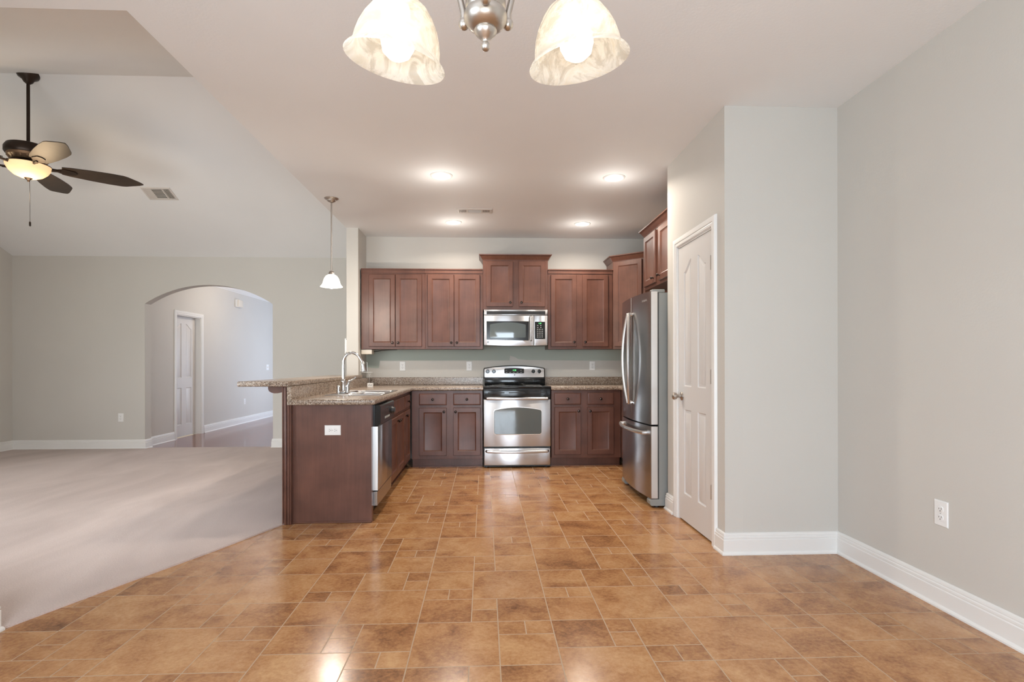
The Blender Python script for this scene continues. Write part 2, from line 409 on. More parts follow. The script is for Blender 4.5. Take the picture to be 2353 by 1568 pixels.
floor = bpy.data.objects.new('floor', me); COL.objects.link(floor)
struct(floor, 'terracotta-look tile floor of mixed square sizes in the kitchen', 'floor')
sub = MB().box(-7, 3, -2.4, 15, -0.12, -0.02).build('floor_slab', M['grout'], None, 0); struct(sub, 'concrete base under every floor', 'floor')
# carpet
cp = [(XD, YN - 0.01), (-1.900, 2.985), (-1.680, 3.46), (-1.462, 4.004), (-1.40, 4.03), (-1.40, 7.70), (-1.40, YL + 0.04), (-2.948, YL + 0.04), (-2.948, YL + 0.06), (-4.686, YL + 0.06), (-4.686, YL + 0.04), (XL - 0.05, YL + 0.04), (XL - 0.05, YN - 0.01)]
mb = MB().prism(cp, -0.019, 0.011, bev=0.005); o = mb.build('floor_living', M['carpet']); struct(o, 'pinkish beige carpet of the living room', 'carpet')
mb = MB().box(HX - 0.05, -2.1, YL + 0.055, 14.1, -0.019, 0.004); o = mb.build('floor_hall', M['hallwood']); struct(o, 'polished dark red wood floor of the hall', 'floor')

# walls
def wallbox(name, x0, x1, y0, y1, z0, z1, label, mat='wall'):
    return struct(MB().box(x0, x1, y0, y1, z0, z1).build(name, M[mat], None, 0), label, 'wall')
wallbox('wall_right', XR, XR + .13, YB - .1, D + .13, -.02, ZC + .05, 'long grey-beige wall with an outlet beside the dining area')
wallbox('wall_back', XK, XR, D, D + .13, -.02, ZC + .05, 'kitchen wall behind the range and the cabinets')
wallbox('wall_stub', XC, XK, 6.345, YL, -.02, ZC, 'narrow cream wall end where the breakfast bar stops')
wallbox('wall_pantry_front', PX + .11, XR, PY0, PY0 + .11, -.02, ZC, 'pale pantry wall facing the dining area')
wallbox('wall_pantry_rear', PX + .11, XR, PY1 - .11, PY1, -.02, ZC, 'pantry wall beside the refrigerator')
DY0, DY1, DZ = 3.425, 4.064, 2.05
mb = MB().prism([(PY0, -.02), (DY0, -.02), (DY0, DZ), (DY1, DZ), (DY1, -.02), (PY1, -.02), (PY1, ZC), (PY0, ZC)], 0, -.11, left_facing(PX))
struct(mb.build('wall_pantry_side', M['wall'], None, 0), 'pantry wall around the white door', 'wall')
wallbox('wall_dining_left_near', XD - .13, XD, YB - .1, -1.35, -.02, ZC, 'dining wall left of the camera')
wallbox('wall_dining_left_far', XD - .13, XD, 0.25, YN, -.02, ZC, 'dining wall end beside the carpet edge')
wallbox('wall_dining_left_low', XD - .13, XD, -1.35, 0.25, -.02, 0.72, 'dining wall under the added side window')
wallbox('wall_dining_left_high', XD - .13, XD, -1.35, 0.25, 2.16, ZC, 'dining wall over the added side window')
wallbox('wall_rear_left', XD, -1.0, YB - .12, YB, -.02, ZC, 'dining wall left of the patio door')
wallbox('wall_rear_right', 0.85, XR, YB - .12, YB, -.02, ZC, 'dining wall right of the patio door')
wallbox('wall_rear_over', -1.0, 0.85, YB - .12, YB, 2.07, ZC, 'dining wall over the patio door')
# living room
AX0, AX1, ASP, AR = -4.686, -2.948, 2.011, 1.569
acx = (AX0 + AX1) / 2; azc = 2.272 - AR
arch = []
for k in range(25):
    x = AX1 + (AX0 - AX1) * k / 24
    arch.append((x, azc + math.sqrt(AR * AR - (x - acx) ** 2)))
poly = [(-1.40, -.02), (-1.40, ZB + .12), (XL - .13, ZB + .12), (XL - .13, -.02), (AX0, -.02)] + arch[::-1] + [(AX1, -.02)]
mb = MB().prism(poly, 0, -.14, front(YL)); struct(mb.build('wall_living_back', M['wall'], None, 0), 'olive-grey living room wall pierced by a wide arch', 'wall')
vp = lambda y: RIDGE[1] - abs(y - RIDGE[0]) * ((RIDGE[1] - ZB) / (YL - RIDGE[0]) if y > RIDGE[0] else (RIDGE[1] - ZC) / (RIDGE[0] - 2.49))
# added window's hole in the left wall is cut by building around it
mb = MB()
for a, b, c, d in ((YN, 4.1, -.02, 2.8), (5.7, YL, -.02, 2.70), (4.1, 5.7, -.02, 0.85), (4.1, 5.7, 2.15, 2.8)): mb.box(a, b, c, d, -.13, 0, right_facing(XL))
mb.prism([(YN, 2.8), (4.1, 2.8), (5.7, 2.8), (5.7, 2.70), (YL, 2.70), (YL, vp(YL) + .06), (RIDGE[0], RIDGE[1] + .06), (YN, vp(YN) + .06)], -.13, 0, right_facing(XL))
struct(mb.build('wall_living_left', M['wall'], None, 0), 'far left living room wall under the vault', 'wall')
mb = MB()
for a, b, c, d in ((XL, -4.62, -.02, ZC), (-2.28, XD - .13, -.02, ZC), (-4.62, -2.28, -.02, 0.45), (-4.62, -2.28, 2.12, ZC)): mb.box(a, b, YN - .13, YN, c, d)
struct(mb.build('wall_living_near', M['wall'], None, 0), 'living room wall behind the dining corner', 'wall')
mb = MB().prism([(2.49, ZC + .004), (6.345, ZC + .004), (YL, ZC + .004), (YL, vp(YL) + .06), (RIDGE[0], RIDGE[1] + .06), (2.49, ZC + .07)], 0, -.10, left_facing(XC))
struct(mb.build('wall_gable', M['wall'], None, 0), 'upper wall over the kitchen ceiling edge', 'wall')
# ceilings
cl = [(XD - .13, YB - .1), (XR + .1, YB - .1), (XR + .1, D + .1), (XC, D + .1), (XC, 2.49), (XD - .13, 2.49)]
struct(MB().prism(cl, ZC, ZC + .06).build('ceiling', M['ceil'], None, 0), 'flat textured kitchen and dining ceiling', 'ceiling')
mb = MB().prism([(2.42, ZC), (RIDGE[0], RIDGE[1]), (YL + .1, vp(YL + .1)), (YL + .1, vp(YL + .1) + .06), (RIDGE[0], RIDGE[1] + .06), (2.42, ZC + .06)], XL - .13, XC, Fr((0, 0, 0), (0, 1, 0), (0, 0, 1), (1, 0, 0)))
struct(mb.build('ceiling_vault', M['ceil'], None, 0), 'vaulted living room ceiling with a level ridge', 'ceiling')
# hall
HD0, HD1, HDZ = 8.64, 9.375, 1.957
mb = MB().prism([(YL + .14, -.02), (HD0, -.02), (HD0, HDZ), (HD1, HDZ), (HD1, -.02), (14, -.02), (14, 2.75), (YL + .14, 2.75)], 0, -.13, right_facing(HX))
struct(mb.build('wall_hall_left', M['wall'], None, 0), 'hall wall seen through the arch with a door in it', 'wall')
wallbox('wall_hall_far', HX - .1, -2.1, 14, 14.1, -.02, 2.75, 'end wall of the hall')
wallbox('wall_hall_right_near', -2.25, -2.12, YL + .14, 11.5, -.02, 2.75, 'hall wall hidden behind the living room wall')
wallbox('wall_hall_right_far', -2.25, -2.12, 12.5, 14, -.02, 2.75, 'hall wall past the entry window')
wallbox('wall_hall_right_over', -2.25, -2.12, 11.5, 12.5, 2.12, 2.75, 'hall wall over the entry window')
struct(MB().box(HX - .1, -2.1, YL + .13, 14.1, 2.67, 2.72).build('ceiling_hall', M['ceil'], None, 0), 'flat hall ceiling', 'ceiling')
hl = thing('added_hall_light', 'unseen round frosted light added above the arch to warm the hall', 'ceiling light', (-3.55, 9.6, 2.58))  # unseen fixture, added to warm the hall walls
MB().lathe(down(2.67).__class__((-3.55, 9.6, 2.67), (1, 0, 0), (0, 1, 0), (0, 0, -1)), [(.15, .0005), (.155, .02), (.14, .05), (.09, .08), (.02, .092)], 28).build('glass_dome', M['pendglass'], hl, 60)
l = bpy.data.lights.new('hall_fill', 'POINT'); l.energy = 30; l.color = (1, .87, .74); l.shadow_soft_size = .12  # warm fill lamp under the added hall fixture
o = bpy.data.objects.new('hall_fill', l); COL.objects.link(o); o.location = (-3.55, 9.6, 2.45)
# unrepainted band of older green paint under the wall cabinets
def on_wall(*pts): return pts
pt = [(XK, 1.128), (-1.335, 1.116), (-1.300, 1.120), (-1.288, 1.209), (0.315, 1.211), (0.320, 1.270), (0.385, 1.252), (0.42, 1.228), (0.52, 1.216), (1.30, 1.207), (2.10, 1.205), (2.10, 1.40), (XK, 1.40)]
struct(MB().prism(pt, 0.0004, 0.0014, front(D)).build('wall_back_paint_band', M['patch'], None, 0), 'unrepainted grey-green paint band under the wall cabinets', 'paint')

# baseboards and crown
BB = [(0, 0), (.026, 0), (.026, .008), (.022, .016), (.017, .019), (.017, .090), (.0125, .0935), (.0125, .096), (.0155, .099), (.0150, .108), (.0110, .1115), (.0105, .114), (.0125, .117), (.010, .127), (.004, .132), (0, .132)]
def base(name, paths, label):
    mb = MB()
    for p in paths: mb.molding(p, BB)
    return struct(mb.build(name, M['trim'], None, 25), label, 'baseboard')
base('baseboard_right', [[(XR, YB), (XR, PY0), (PX, PY0), (PX, 3.372)]], 'tall white baseboard along the dining wall and pantry')
base('baseboard_pantry', [[(PX, 4.132), (PX, PY1), (PX + .12, PY1)]], 'short white baseboard between pantry door and refrigerator')
base('baseboard_back', [[(XC, 6.36), (XC, YL), (AX1, YL), (AX1, YL + .14)][1:], [(AX0, YL + .14), (AX0, YL), (XL, YL), (XL, YN)]], 'white baseboard around the living room and arch')
base('baseboard_left', [[(XL, YN), (XD, YN), (XD, YB)]], 'white baseboard on the dining wall end')
base('baseboard_hall', [[(HX, 14), (HX, 9.455)], [(HX, 8.57), (HX, YL + .14)]], 'white baseboard along the hall')
CR = [(0, -.12), (.006, -.12), (.012, -.108), (.016, -.106), (.030, -.088), (.060, -.040), (.078, -.022), (.082, -.018), (.094, -.012), (.10, 0), (0, 0)]
struct(MB().molding([(HX, 14), (HX, YL + .14)], [(a, 2.668 + b) for a, b in CR]).build('trim_1', M['trim'], None, 30), 'white crown moulding at the top of the hall wall', 'moulding')

# doors
CAS = [(0, 0), (0, .007), (.006, .013), (.020, .0145), (.026, .012), (.030, .017), (.052, .019), (.060, .018), (.064, .012), (.066, 0)]
def house_door(name, label, fr, a0, a1, z1, slab_w, knob_u, hinge_u, sgn, kname='door_knob'):
    """fr: wall plane frame (u along the wall); a0 < a1 opening; slab_w: slab face behind the wall plane"""
    r = thing(name, label, 'door', fr((a0 + a1) / 2, 0, slab_w)); r['kind'] = 'structure'
    # casing around the opening, offset away from it
    path = [(a0 + .006, 0), (a0 + .006, z1 - .006), (a1 - .006, z1 - .006), (a1 - .006, 0)]
    MB().molding(path, CAS, fr).build('casing', M['trim'], r, 25)
    mb = MB()
    mb.box(a0, a0 + .016, 0, z1, -.11, 0, fr); mb.box(a1 - .016, a1, 0, z1, -.11, 0, fr); mb.box(a0, a1, z1 - .016, z1, -.11, 0, fr)
    st = slab_w - .036
    mb.box(a0 + .016, a0 + .028, 0, z1 - .016, st - .02, st - .002, fr); mb.box(a1 - .028, a1 - .016, 0, z1 - .016, st - .02, st - .002, fr)
    mb.box(a0 + .016, a1 - .016, z1 - .028, z1 - .016, st - .02, st - .002, fr)
    mb.build('jamb', M['trim'], r, 0)
    s0, s1, t0, t1 = a0 + .019, a1 - .019, .012, z1 - .019
    wd = s1 - s0; sl, cs = wd * .172, wd * .195
    pu = [(s0 + sl, s0 + wd / 2 - cs / 2), (s0 + wd / 2 + cs / 2, s1 - sl)]
    k = z1 / 2.05
    zb0, zb1, zm0, zm1, zt = .21 * k, .83 * k, 1.0 * k, 1.835 * k, 1.915 * k
    mb = MB(); w0, w1 = slab_w - .034, slab_w - .0095
    mb.box(s0, s1, t0, t1, w0, w1, fr)
    for a, b in ((s0, pu[0][0]), (pu[0][1], pu[1][0]), (pu[1][1], s1)): mb.box(a, b, t0, t1, w1, slab_w, fr)
    for a, b in pu:
        mb.box(a, b, t0, zb0, w1, slab_w, fr); mb.box(a, b, zb1, zm0, w1, slab_w, fr)
    def curve(a, b, flip, n=14):
        P = []
        for q in range(n + 1):
            x = q / n; y = x if not flip else 1 - x
            P.append((a + (b - a) * x, zm1 + (zt - zm1) * (3 * y * y - 2 * y ** 3)))
        return P
    for (a, b), fl in zip(pu, (False, True)):
        c = curve(a, b, fl)
        mb.prism(c + [(b, t1), (a, t1)], w1, slab_w, fr)
        prof = [(0, slab_w), (.003, slab_w - .004), (.009, slab_w - .0085), (.014, slab_w - .0085), (.026, slab_w - .002), (.0275, slab_w - .0015)]
        rings = []
        for d, w in prof:
            P = [(a + d, zm0 + d), (b - d, zm0 + d)]
            for q in range(15):
                x = b - d - (b - a - 2 * d) * q / 14; y = (x - a) / (b - a); y = 1 - y if fl else y
                sl_ = (zt - zm1) / (b - a) * 6 * y * (1 - y)
                P.append((x, zm1 + (zt - zm1) * (3 * y * y - 2 * y ** 3) - d * math.sqrt(1 + sl_ * sl_)))
            rings.append([fr(p[0], p[1], w) for p in P])
        mb.loops(rings, False, True)
        mb.rect(fr, a, b, zb0, zb1, prof, False)
    leaf = mb.build('door_leaf', M['door'], r, 30)
    if knob_u is not None:
        kf = Fr(fr(knob_u, .925, slab_w), fr.U, fr.V, fr.N)
        MB().lathe(kf, [(.032, 0), (.032, .005), (.026, .010), (.013, .014), (.011, .030), (.014, .036), (.024, .044), (.0285, .055), (.0265, .066), (.018, .073), (.006, .076)], 20).build('door_knob', M['nickel'], leaf)
    if hinge_u is not None:
        for z in (1.818, 1.080, .335):
            hb = MB(); hf = Fr(fr(hinge_u, z, slab_w), fr.U, fr.V, fr.N)
            hb.box(-.016 * (1 if sgn > 0 else 0), .016 * (0 if sgn > 0 else 1), -.045, .045, 0, .002, hf)
            hb.lathe(Fr(hf(0, -.047, .005), fr.U, fr.N, fr.V), [(.0055, 0), (.0055, .094)], 10)
            hb.build('hinge', M['nickel'], leaf)
    return r
house_door('door_1', 'white pantry door with arched upper panels and nickel knob', left_facing(PX), DY0, DY1, DZ, -.002, 3.985, 3.448, -1)
house_door('door_2', 'white four-panel door in the hall seen through the arch', right_facing(HX), HD0, HD1, HDZ, -.085, None, None, 1)

# windows (behind the camera and out of view, they let the daylight in)
def window(name, label, fr, a0, a1, z0, z1, nu, nv):
    r = thing(name, label, 'window', fr((a0 + a1) / 2, z0, 0)); r['kind'] = 'structure'
    mb = MB(); t = .055
    mb.box(a0, a0 + t, z0, z1, -.10, -.02, fr); mb.box(a1 - t, a1, z0, z1, -.10, -.02, fr); mb.box(a0 + t, a1 - t, z0, z0 + t, -.10, -.02, fr); mb.box(a0 + t, a1 - t, z1 - t, z1, -.10, -.02, fr)
    mb.build('window_frame', M['trim'], r, 0)
    mb = MB()
    for i in range(1, nu): mb.box(a0 + (a1 - a0) * i / nu - .02, a0 + (a1 - a0) * i / nu + .02, z0 + t, z1 - t, -.08, -.04, fr)
    for i in range(1, nv): mb.box(a0 + t, a1 - t, z0 + (z1 - z0) * i / nv - .012, z0 + (z1 - z0) * i / nv + .012, -.075, -.045, fr)
    mb.build('muntin', M['trim'], r, 0)
    MB().box(a0 + t, a1 - t, z0 + t, z1 - t, -.062, -.058, fr).build('pane', M['pane'], r, 0)
    return r
back_fr = Fr((0, YB, 0), (1, 0, 0), (0, 0, 1), (0, 1, 0))
window('window_1', 'glazed patio door behind the viewer', back_fr, -1.0, 0.85, 0.0, 2.07, 2, 1)
window('added_window_2', 'unseen dining side window added behind the viewer for light', right_facing(XD), -1.35, 0.25, 0.72, 2.16, 2, 2)  # added opening, lights the right dining wall
window('window_3', 'living room window on the near wall', Fr((0, YN, 0), (1, 0, 0), (0, 0, 1), (0, 1, 0)), -4.62, -2.28, 0.45, 2.12, 3, 2)
window('added_window_4', 'unseen living room window added on the far left wall for light', right_facing(XL), 4.1, 5.7, 0.85, 2.15, 2, 2)  # added opening, only brings fill into the living room
window('window_5', 'tall entry window at the side of the hall', left_facing(-2.25), 11.5, 12.5, 0.0, 2.12, 1, 2)
# ================================================================== KITCHEN CABINETS
YF = 6.44                                          # face of the wall cabinets on the back wall
YBF = 6.13                                         # face of the base cabinets on the back wall
DOORP = [(0, .001), (0, .014), (.0035, .0195), (.050, .0195), (.0525, .0165), (.056, .0150), (.0615, .0110), (.064, .0105)]
DRAWP = [(0, .001), (0, .012), (.004, .0175), (.010, .0195), (.014, .0195)]
def add_knob(fr, u_, v_, w_, parent):
    kf = Fr(fr(u_, v_, w_), fr.U, fr.V, fr.N)
    MB().lathe(kf, [(.008, 0), (.0085, .004), (.0055, .009), (.0062, .013), (.0125, .018), (.0152, .024), (.0125, .029), (.005, .031)], 14).build('knob', M['knob'], parent)
def cab_door(fr, u0, u1, v0, v1, parent, knob=None, name='door'):
    d = MB().rect(fr, u0, u1, v0, v1, DOORP).build(name, M['wood'], parent, 25)
    if knob: add_knob(fr, knob[0], knob[1], .0195, d)
    return d
def cab_drawer(fr, u0, u1, v0, v1, parent, knob=True, name='drawer'):
    d = MB().rect(fr, u0, u1, v0, v1, DRAWP).build(name, M['wood'], parent, 25)
    if knob: add_knob(fr, (u0 + u1) / 2, (v0 + v1) / 2, .0195, d)
    return d
def carcass(fr, u0, u1, v0, v1, depth, parent):
    if depth == .50: MB().box(u0, u1, v0, .715, -depth, 0, fr).box(u0, u1, .715, v1, -.024, 0, fr).build('carcass', M['wood'], parent, 0)
    else: MB().box(u0, u1, v0, v1, -depth, 0, fr, .0015, 1).build('carcass', M['wood'], parent, 0)
def kick(fr, u0, u1, depth, parent):
    MB().box(u0, u1, 0.0, .1005, -depth, -.065, fr).box(u0, u1, 0.0, .012, -.065, -.054, fr).build('toe_kick', M['wood'], parent, 0)
CROWN = [(0, -.066), (.004, -.066), (.006, -.058), (.012, -.050), (.026, -.028), (.034, -.016), (.040, -.012), (.044, -.010), (.046, 0), (0, 0)]
def crown(paths, z, parent):
    mb = MB()
    for p in paths: mb.molding(p, [(a, z + b) for a, b in CROWN])
    mb.build('crown_moulding', M['wood'], parent, 25)
def wall_cab(label, u0, u1, v0, v1, doors, knobs, top_trim, group='wall cabinets on the back wall'):
    fr = front(YF)
    r = thing('wall_cabinet', label, 'cabinet', ((u0 + u1) / 2, YF, v0), group)
    carcass(fr, u0, u1, v0, v1, D - YF - .002, r)
    for dd, k in zip(doors, knobs): cab_door(fr, *dd, r, k)
    if top_trim: MB().box(u0, u1, v1 - .002, v1 + .012, -.30, .016, fr, .002, 1).box(u0, u1, v1 - .040, v1 - .002, 0, .007, fr).build('top_trim', M['wood'], r, 0)
    return r
zb, zt = 1.343, 2.277
d0, d1 = 1.372, 2.219
wall_cab('tall cherry wall cabinet with a wide left stile beside the cream wall end', -1.440, -.6955, zb, zt,
         [(-1.349, -1.0445, d0, d1), (-1.0395, -.7335, d0, d1)], [(-1.075, 1.418), (-1.009, 1.418)], True)
wall_cab('tall cherry wall cabinet directly left of the cabinet over the microwave', -.6945, -.0165, zb, zt,
         [(-.665, -.3575, d0, d1), (-.3525, -.050, d0, d1)], [(-.388, 1.418), (-.322, 1.418)], True)
wall_cab('tall cherry wall cabinet directly right of the microwave', .7575, 1.532, zb, zt + .003,
         [(.790, 1.096, d0, d1 + .006), (1.168, 1.476, d0, d1 + .006)], [(1.066, 1.426), (1.198, 1.426)], True)
r = wall_cab('short raised cherry wall cabinet above the microwave', -.0155, .7565, 1.808, 2.44,
         [(.026, .338, 1.846, 2.382), (.410, .722, 1.846, 2.382)], [(.308, 1.894), (.440, 1.894)], False)
crown([[(-.0155, D - .01), (-.0155, YF), (.7565, YF), (.7565, D - .01)][::-1]], 2.462, r)
# note: travel with the outside on the left
# diagonal corner cabinet
A, B = Vector((1.536, YF)), Vector((1.845, 6.164))
dirv = (B - A).normalized(); nrm = Vector((dirv.y, -dirv.x)); L = (B - A).length
dfr = Fr((A.x, A.y, 0), (dirv.x, dirv.y, 0), (0, 0, 1), (nrm.x, nrm.y, 0))
r = thing('corner_wall_cabinet', 'diagonal single-door cherry wall cabinet in the corner behind the refrigerator', 'cabinet', (A.x, A.y, zb))
MB().prism([(A.x, D - .002), (A.x, A.y), (B.x, B.y), (XR - .002, B.y), (XR - .002, D - .002)], zb, 2.43).build('carcass', M['wood'], r, 0)
cab_door(dfr, .030, L - .034, d0, 2.375, r, (L - .066, 1.43))
crown([[(XR - .01, B.y), (B.x, B.y), (A.x, A.y), (A.x, D - .01)]], 2.452, r)
# cabinet over the refrigerator
FX = 1.553
lf = left_facing(FX)
r = thing('refrigerator_wall_cabinet', 'deep cherry cabinet mounted above the refrigerator', 'cabinet', (FX, 4.76, 1.87))
MB().box(4.298, 5.208, 1.872, 2.432, -(XR - FX - .002), 0, lf, .0015, 1).build('carcass', M['wood'], r, 0)
cab_door(lf, 4.832, 5.176, 1.900, 2.375, r, (4.868, 1.945)); cab_door(lf, 4.328, 4.742, 1.900, 2.375, r, (4.70, 1.945))
crown([[(FX, 4.298), (FX, 5.208), (XR - .01, 5.208)][::1]], 2.452, r)

# base cabinets on the back wall
bf = front(YBF)
def base_cab(name, label, u0, u1, fronts, fr=bf, depth=D - YBF - .004, group='base cabinets'):
    r = thing(name, label, 'cabinet', fr((u0 + u1) / 2, 0, 0), group)
    carcass(fr, u0, u1, .1005, .868, depth, r); kick(fr, u0, u1, depth, r)
    for kind, a in fronts:
        (cab_door if kind == 'door' else cab_drawer)(fr, *a[:4], r, a[4] if len(a) > 4 else (True if kind == 'drawer' else None))
    return r
z0, z1, z2, z3 = .140, .676, .706, .836
base_cab('base_cabinet', 'dark cherry base cabinet with two drawers left of the range', -.8135, -.0205,
         [('door', (-.730, -.424, z0, z1, (-.452, .632))), ('door', (-.349, -.044, z0, z1, (-.322, .632))),
          ('drawer', (-.730, -.424, z2, z3)), ('drawer', (-.349, -.044, z2, z3))])
base_cab('base_cabinet', 'dark cherry base cabinet with two drawers between range and refrigerator', .756, 1.552,
         [('door', (.790, 1.092, z0, z1, (1.064, .634))), ('door', (1.166, 1.468, z0, z1, (1.194, .634))),
          ('drawer', (.790, 1.092, z2, z3)), ('drawer', (1.166, 1.468, z2, z3))])
base_cab('corner_base_cabinet', 'plain cherry return cabinet hidden behind the refrigerator', 5.27, YBF - .004,
         [('door', (5.33, 5.62, z0, z1, (5.59, .634)))], left_facing(1.555), XR - 1.555 - .004, None)

# ================================================================== PENINSULA
XFP = -.832                                        # face of the peninsula cabinets (they face +X)
rf = right_facing(XFP)
base_cab('sink_base_cabinet', 'cherry sink base cabinet with two doors next to the dishwasher', 4.706, 5.609,
         [('door', (4.735, 5.150, z0, z1, (5.120, .634))), ('door', (5.158, 5.585, z0, z1, (5.188, .634))),
          ('panel', (4.735, 5.150, z2, z3, False)), ('panel', (5.158, 5.585, z2, z3, False))], rf, .50, None)
base_cab('blind_corner_cabinet', 'narrow cherry cabinet in the corner between sink base and back run', 5.611, YBF - .004,
         [('door', (5.630, 6.00, z0, z1, (5.660, .634))), ('drawer', (5.630, 6.00, z2, z3))], rf, .50, None)
r = thing('peninsula_end_panel', 'broad flat cherry panel closing the near end of the peninsula', 'panel', (-1.12, 4.04, 0))
MB().box(-1.404, -.829, 4.040, 4.092, 0, .870).build('panel', M['wood'], r, 0)
MB().box(-1.404, -.829, 4.032, 4.0405, 0, .014, XYZ, .003, 1).box(-1.404, -1.396, 4.036, 4.0405, .014, .870).box(-.836, -.829, 4.036, 4.0405, .014, .870).build('edge_strip', M['wood'], r, 0)
r = thing('bar_wall', 'dark cherry half wall with fluted end post carrying the breakfast bar', 'half wall', (-1.43, 5.0, 0))
MB().box(-1.466, -1.424, 4.03, 6.343, 0, 1.004).build('panel', M['wood'], r, 0)
mb = MB().box(-1.467, -1.400, 4.012, 4.03, 0, 1.004)
mb.box(-1.4645, -1.456, 4.004, 4.012, 0, 1.004, XYZ, .002, 1).box(-1.452, -1.434, 4.000, 4.012, 0, 1.004, XYZ, .004).box(-1.429, -1.413, 4.005, 4.012, 0, 1.004, XYZ, .003, 1).box(-1.409, -1.402, 4.003, 4.012, 0, .871, XYZ, .002, 1)
mb.build('end_post', M['wood'], r, 30)
corb = [(-.0, 1.004), (-.118, 1.004), (-.118, .985), (-.112, .968), (-.094, .957), (-.074, .952), (-.048, .953), (-.024, .960), (0, .960)]
for yy in (4.06, 5.15, 6.20):
    MB().prism([(-1.467 + a, b) for a, b in corb], 0, -.045, front(yy)).build('bracket', M['wood'], r, 30)
# breakfast bar top
o = MB().lattice([-1.765, -1.408], [3.965, 6.343], lambda i, j: True, 1.0045, 1.0425, .009).build('bar_top', M['granite'], None, 30)
tag(o, 'raised speckled breakfast bar top on the half wall, overhanging the carpet', 'bar top')
# worktops
xs = [-1.392, -1.285, -.832 - .03, -.792, -.0145]; ys = [3.975, 4.505, 5.262, 6.098, D - .002]
def keepL(i, j): return (i < 3 and not (i == 1 and j == 1)) or (j == 3)
r = thing('worktop', 'L-shaped speckled worktop holding the sink on the peninsula', 'worktop', (-1.1, 5.0, .87))
MB().lattice(xs, ys, keepL, .8705, .9105, .010).build('slab', M['granite'], r, 30)
MB().box(-1.422, -1.392, 3.985, 6.343, .8705, 1.0042).box(-1.42, -1.392, 6.343, D - .002, .911, 1.004).build('bar_backsplash', M['granite'], r, 0)
MB().box(-1.392, -.0145, D - .022, D - .002, .911, 1.004, XYZ, .003, 1).build('backsplash', M['granite'], r, 0)
xs2 = [.7525, 1.53, XR - .003]; ys2 = [5.268, 6.098, D - .002]
r = thing('worktop', 'short speckled worktop between the range and the refrigerator', 'worktop', (1.3, 6.3, .87))
MB().lattice(xs2, ys2, lambda i, j: j == 1 or i == 1, .8705, .9105, .010).build('slab', M['granite'], r, 30)
MB().box(.7525, XR - .003, D - .022, D - .002, .911, 1.004, XYZ, .003, 1).box(XR - .022, XR - .003, 5.268, D - .022, .911, 1.004, XYZ, .003, 1).build('backsplash', M['granite'], r, 0)

# sink
r = thing('sink', 'stainless double-bowl sink set into the peninsula worktop', 'sink', (-1.07, 4.88, .91))
mb = MB().lattice([-1.300, -1.205, -.862, -.835], [4.478, 4.525, 4.865, 4.895, 5.235, 5.288], lambda i, j: not (i == 1 and j in (1, 3)), .9108, .9155, .002)
MBR = mb
for a, b in ((4.525, 4.865), (4.895, 5.235)):
    mb.loops([[(x, y, z) for x, y in rrect(-1.205 + q, -.862 - q, a + q, b - q, rr)] for q, z, rr in ((-.004, .9152, .02), (.003, .912, .03), (.008, .90, .045), (.018, .76, .05), (.05, .735, .06))], False, True)
mb.build('basin', M['steel'], r, 40)
for yy in (4.695, 5.065): MB().lathe(up(.736).__class__((-1.03, yy, .7355), (1, 0, 0), (0, 1, 0), (0, 0, 1)), [(.042, 0), (.042, .003), (.03, .004), (.026, .002)], 18).build('drain', M['chrome'], r)
# faucet
FY = 4.86; FXX = -1.245; fz = .9172
r = thing('faucet', 'tall chrome gooseneck faucet with pull-down spray head at the sink', 'faucet', (FXX, FY, fz))
ff = Fr((FXX, FY, fz), (1, 0, 0), (0, 1, 0), (0, 0, 1))
mb = MB().lathe(ff, [(.030, 0), (.030, .004), (.025, .010), (.0225, .020), (.0225, .085), (.024, .092), (.0235, .100), (.018, .112), (.0155, .118)], 20)
mb.box(-.028, .028, -.075, .075, 0, .006, ff, .004)
mb.build('base', M['chrome'], r)
pts = [(0, 0, .11), (0, 0, .18), (0, 0, .235)]
for k in range(1, 12):
    a = PI * k / 12 * 0.90; pts.append((.076 - .076 * math.cos(a), 0, .262 + .088 * math.sin(a)))
pts.append((.165, -.002, .272)); pts.append((.172, -.004, .255))
MB().tube([ff(*p) for p in pts], [.0155, .0145, .0135] + [.0125] * (len(pts) - 3), 14).build('spout', M['chrome'], r)
MB().tube([ff(*p) for p in [(.168, -.003, .262), (.174, -.004, .245), (.179, -.005, .215), (.184, -.006, .185), (.1845, -.006, .182)]], [.0145, .018, .0185, .024, .020], 16).build('spray_head', M['chrome'], r)
mb = MB().tube([ff(*p) for p in [(.012, .005, .050), (.034, .012, .055), (.042, .014, .075), (.046, .016, .098), (.068, .03, .108), (.088, .044, .122), (.098, .05, .134)]], [.013, .0155, .015, .011, .006, .0055, .0065], 12)
mb.tube([ff(*p) for p in [(.03, .012, .0), (.034, .012, .02), (.034, .012, .055)]], [.021, .018, .015], 14)
mb.build('lever', M['chrome'], r)
r = thing('soap_dispenser', 'small chrome cylinder beside the faucet on the sink rim', 'dispenser', (-1.262, 4.765, fz))
MB().lathe(Fr((-1.262, 4.765, fz), (1, 0, 0), (0, 1, 0), (0, 0, 1)), [(.019, 0), (.019, .006), (.0145, .012), (.014, .055), (.011, .058)], 16).build('body', M['chrome'], r)
MB().ball((-1.262, 4.765, fz + .060), .0115, 12, (1, 1, .6)).build('cap', M['chrome'], r)

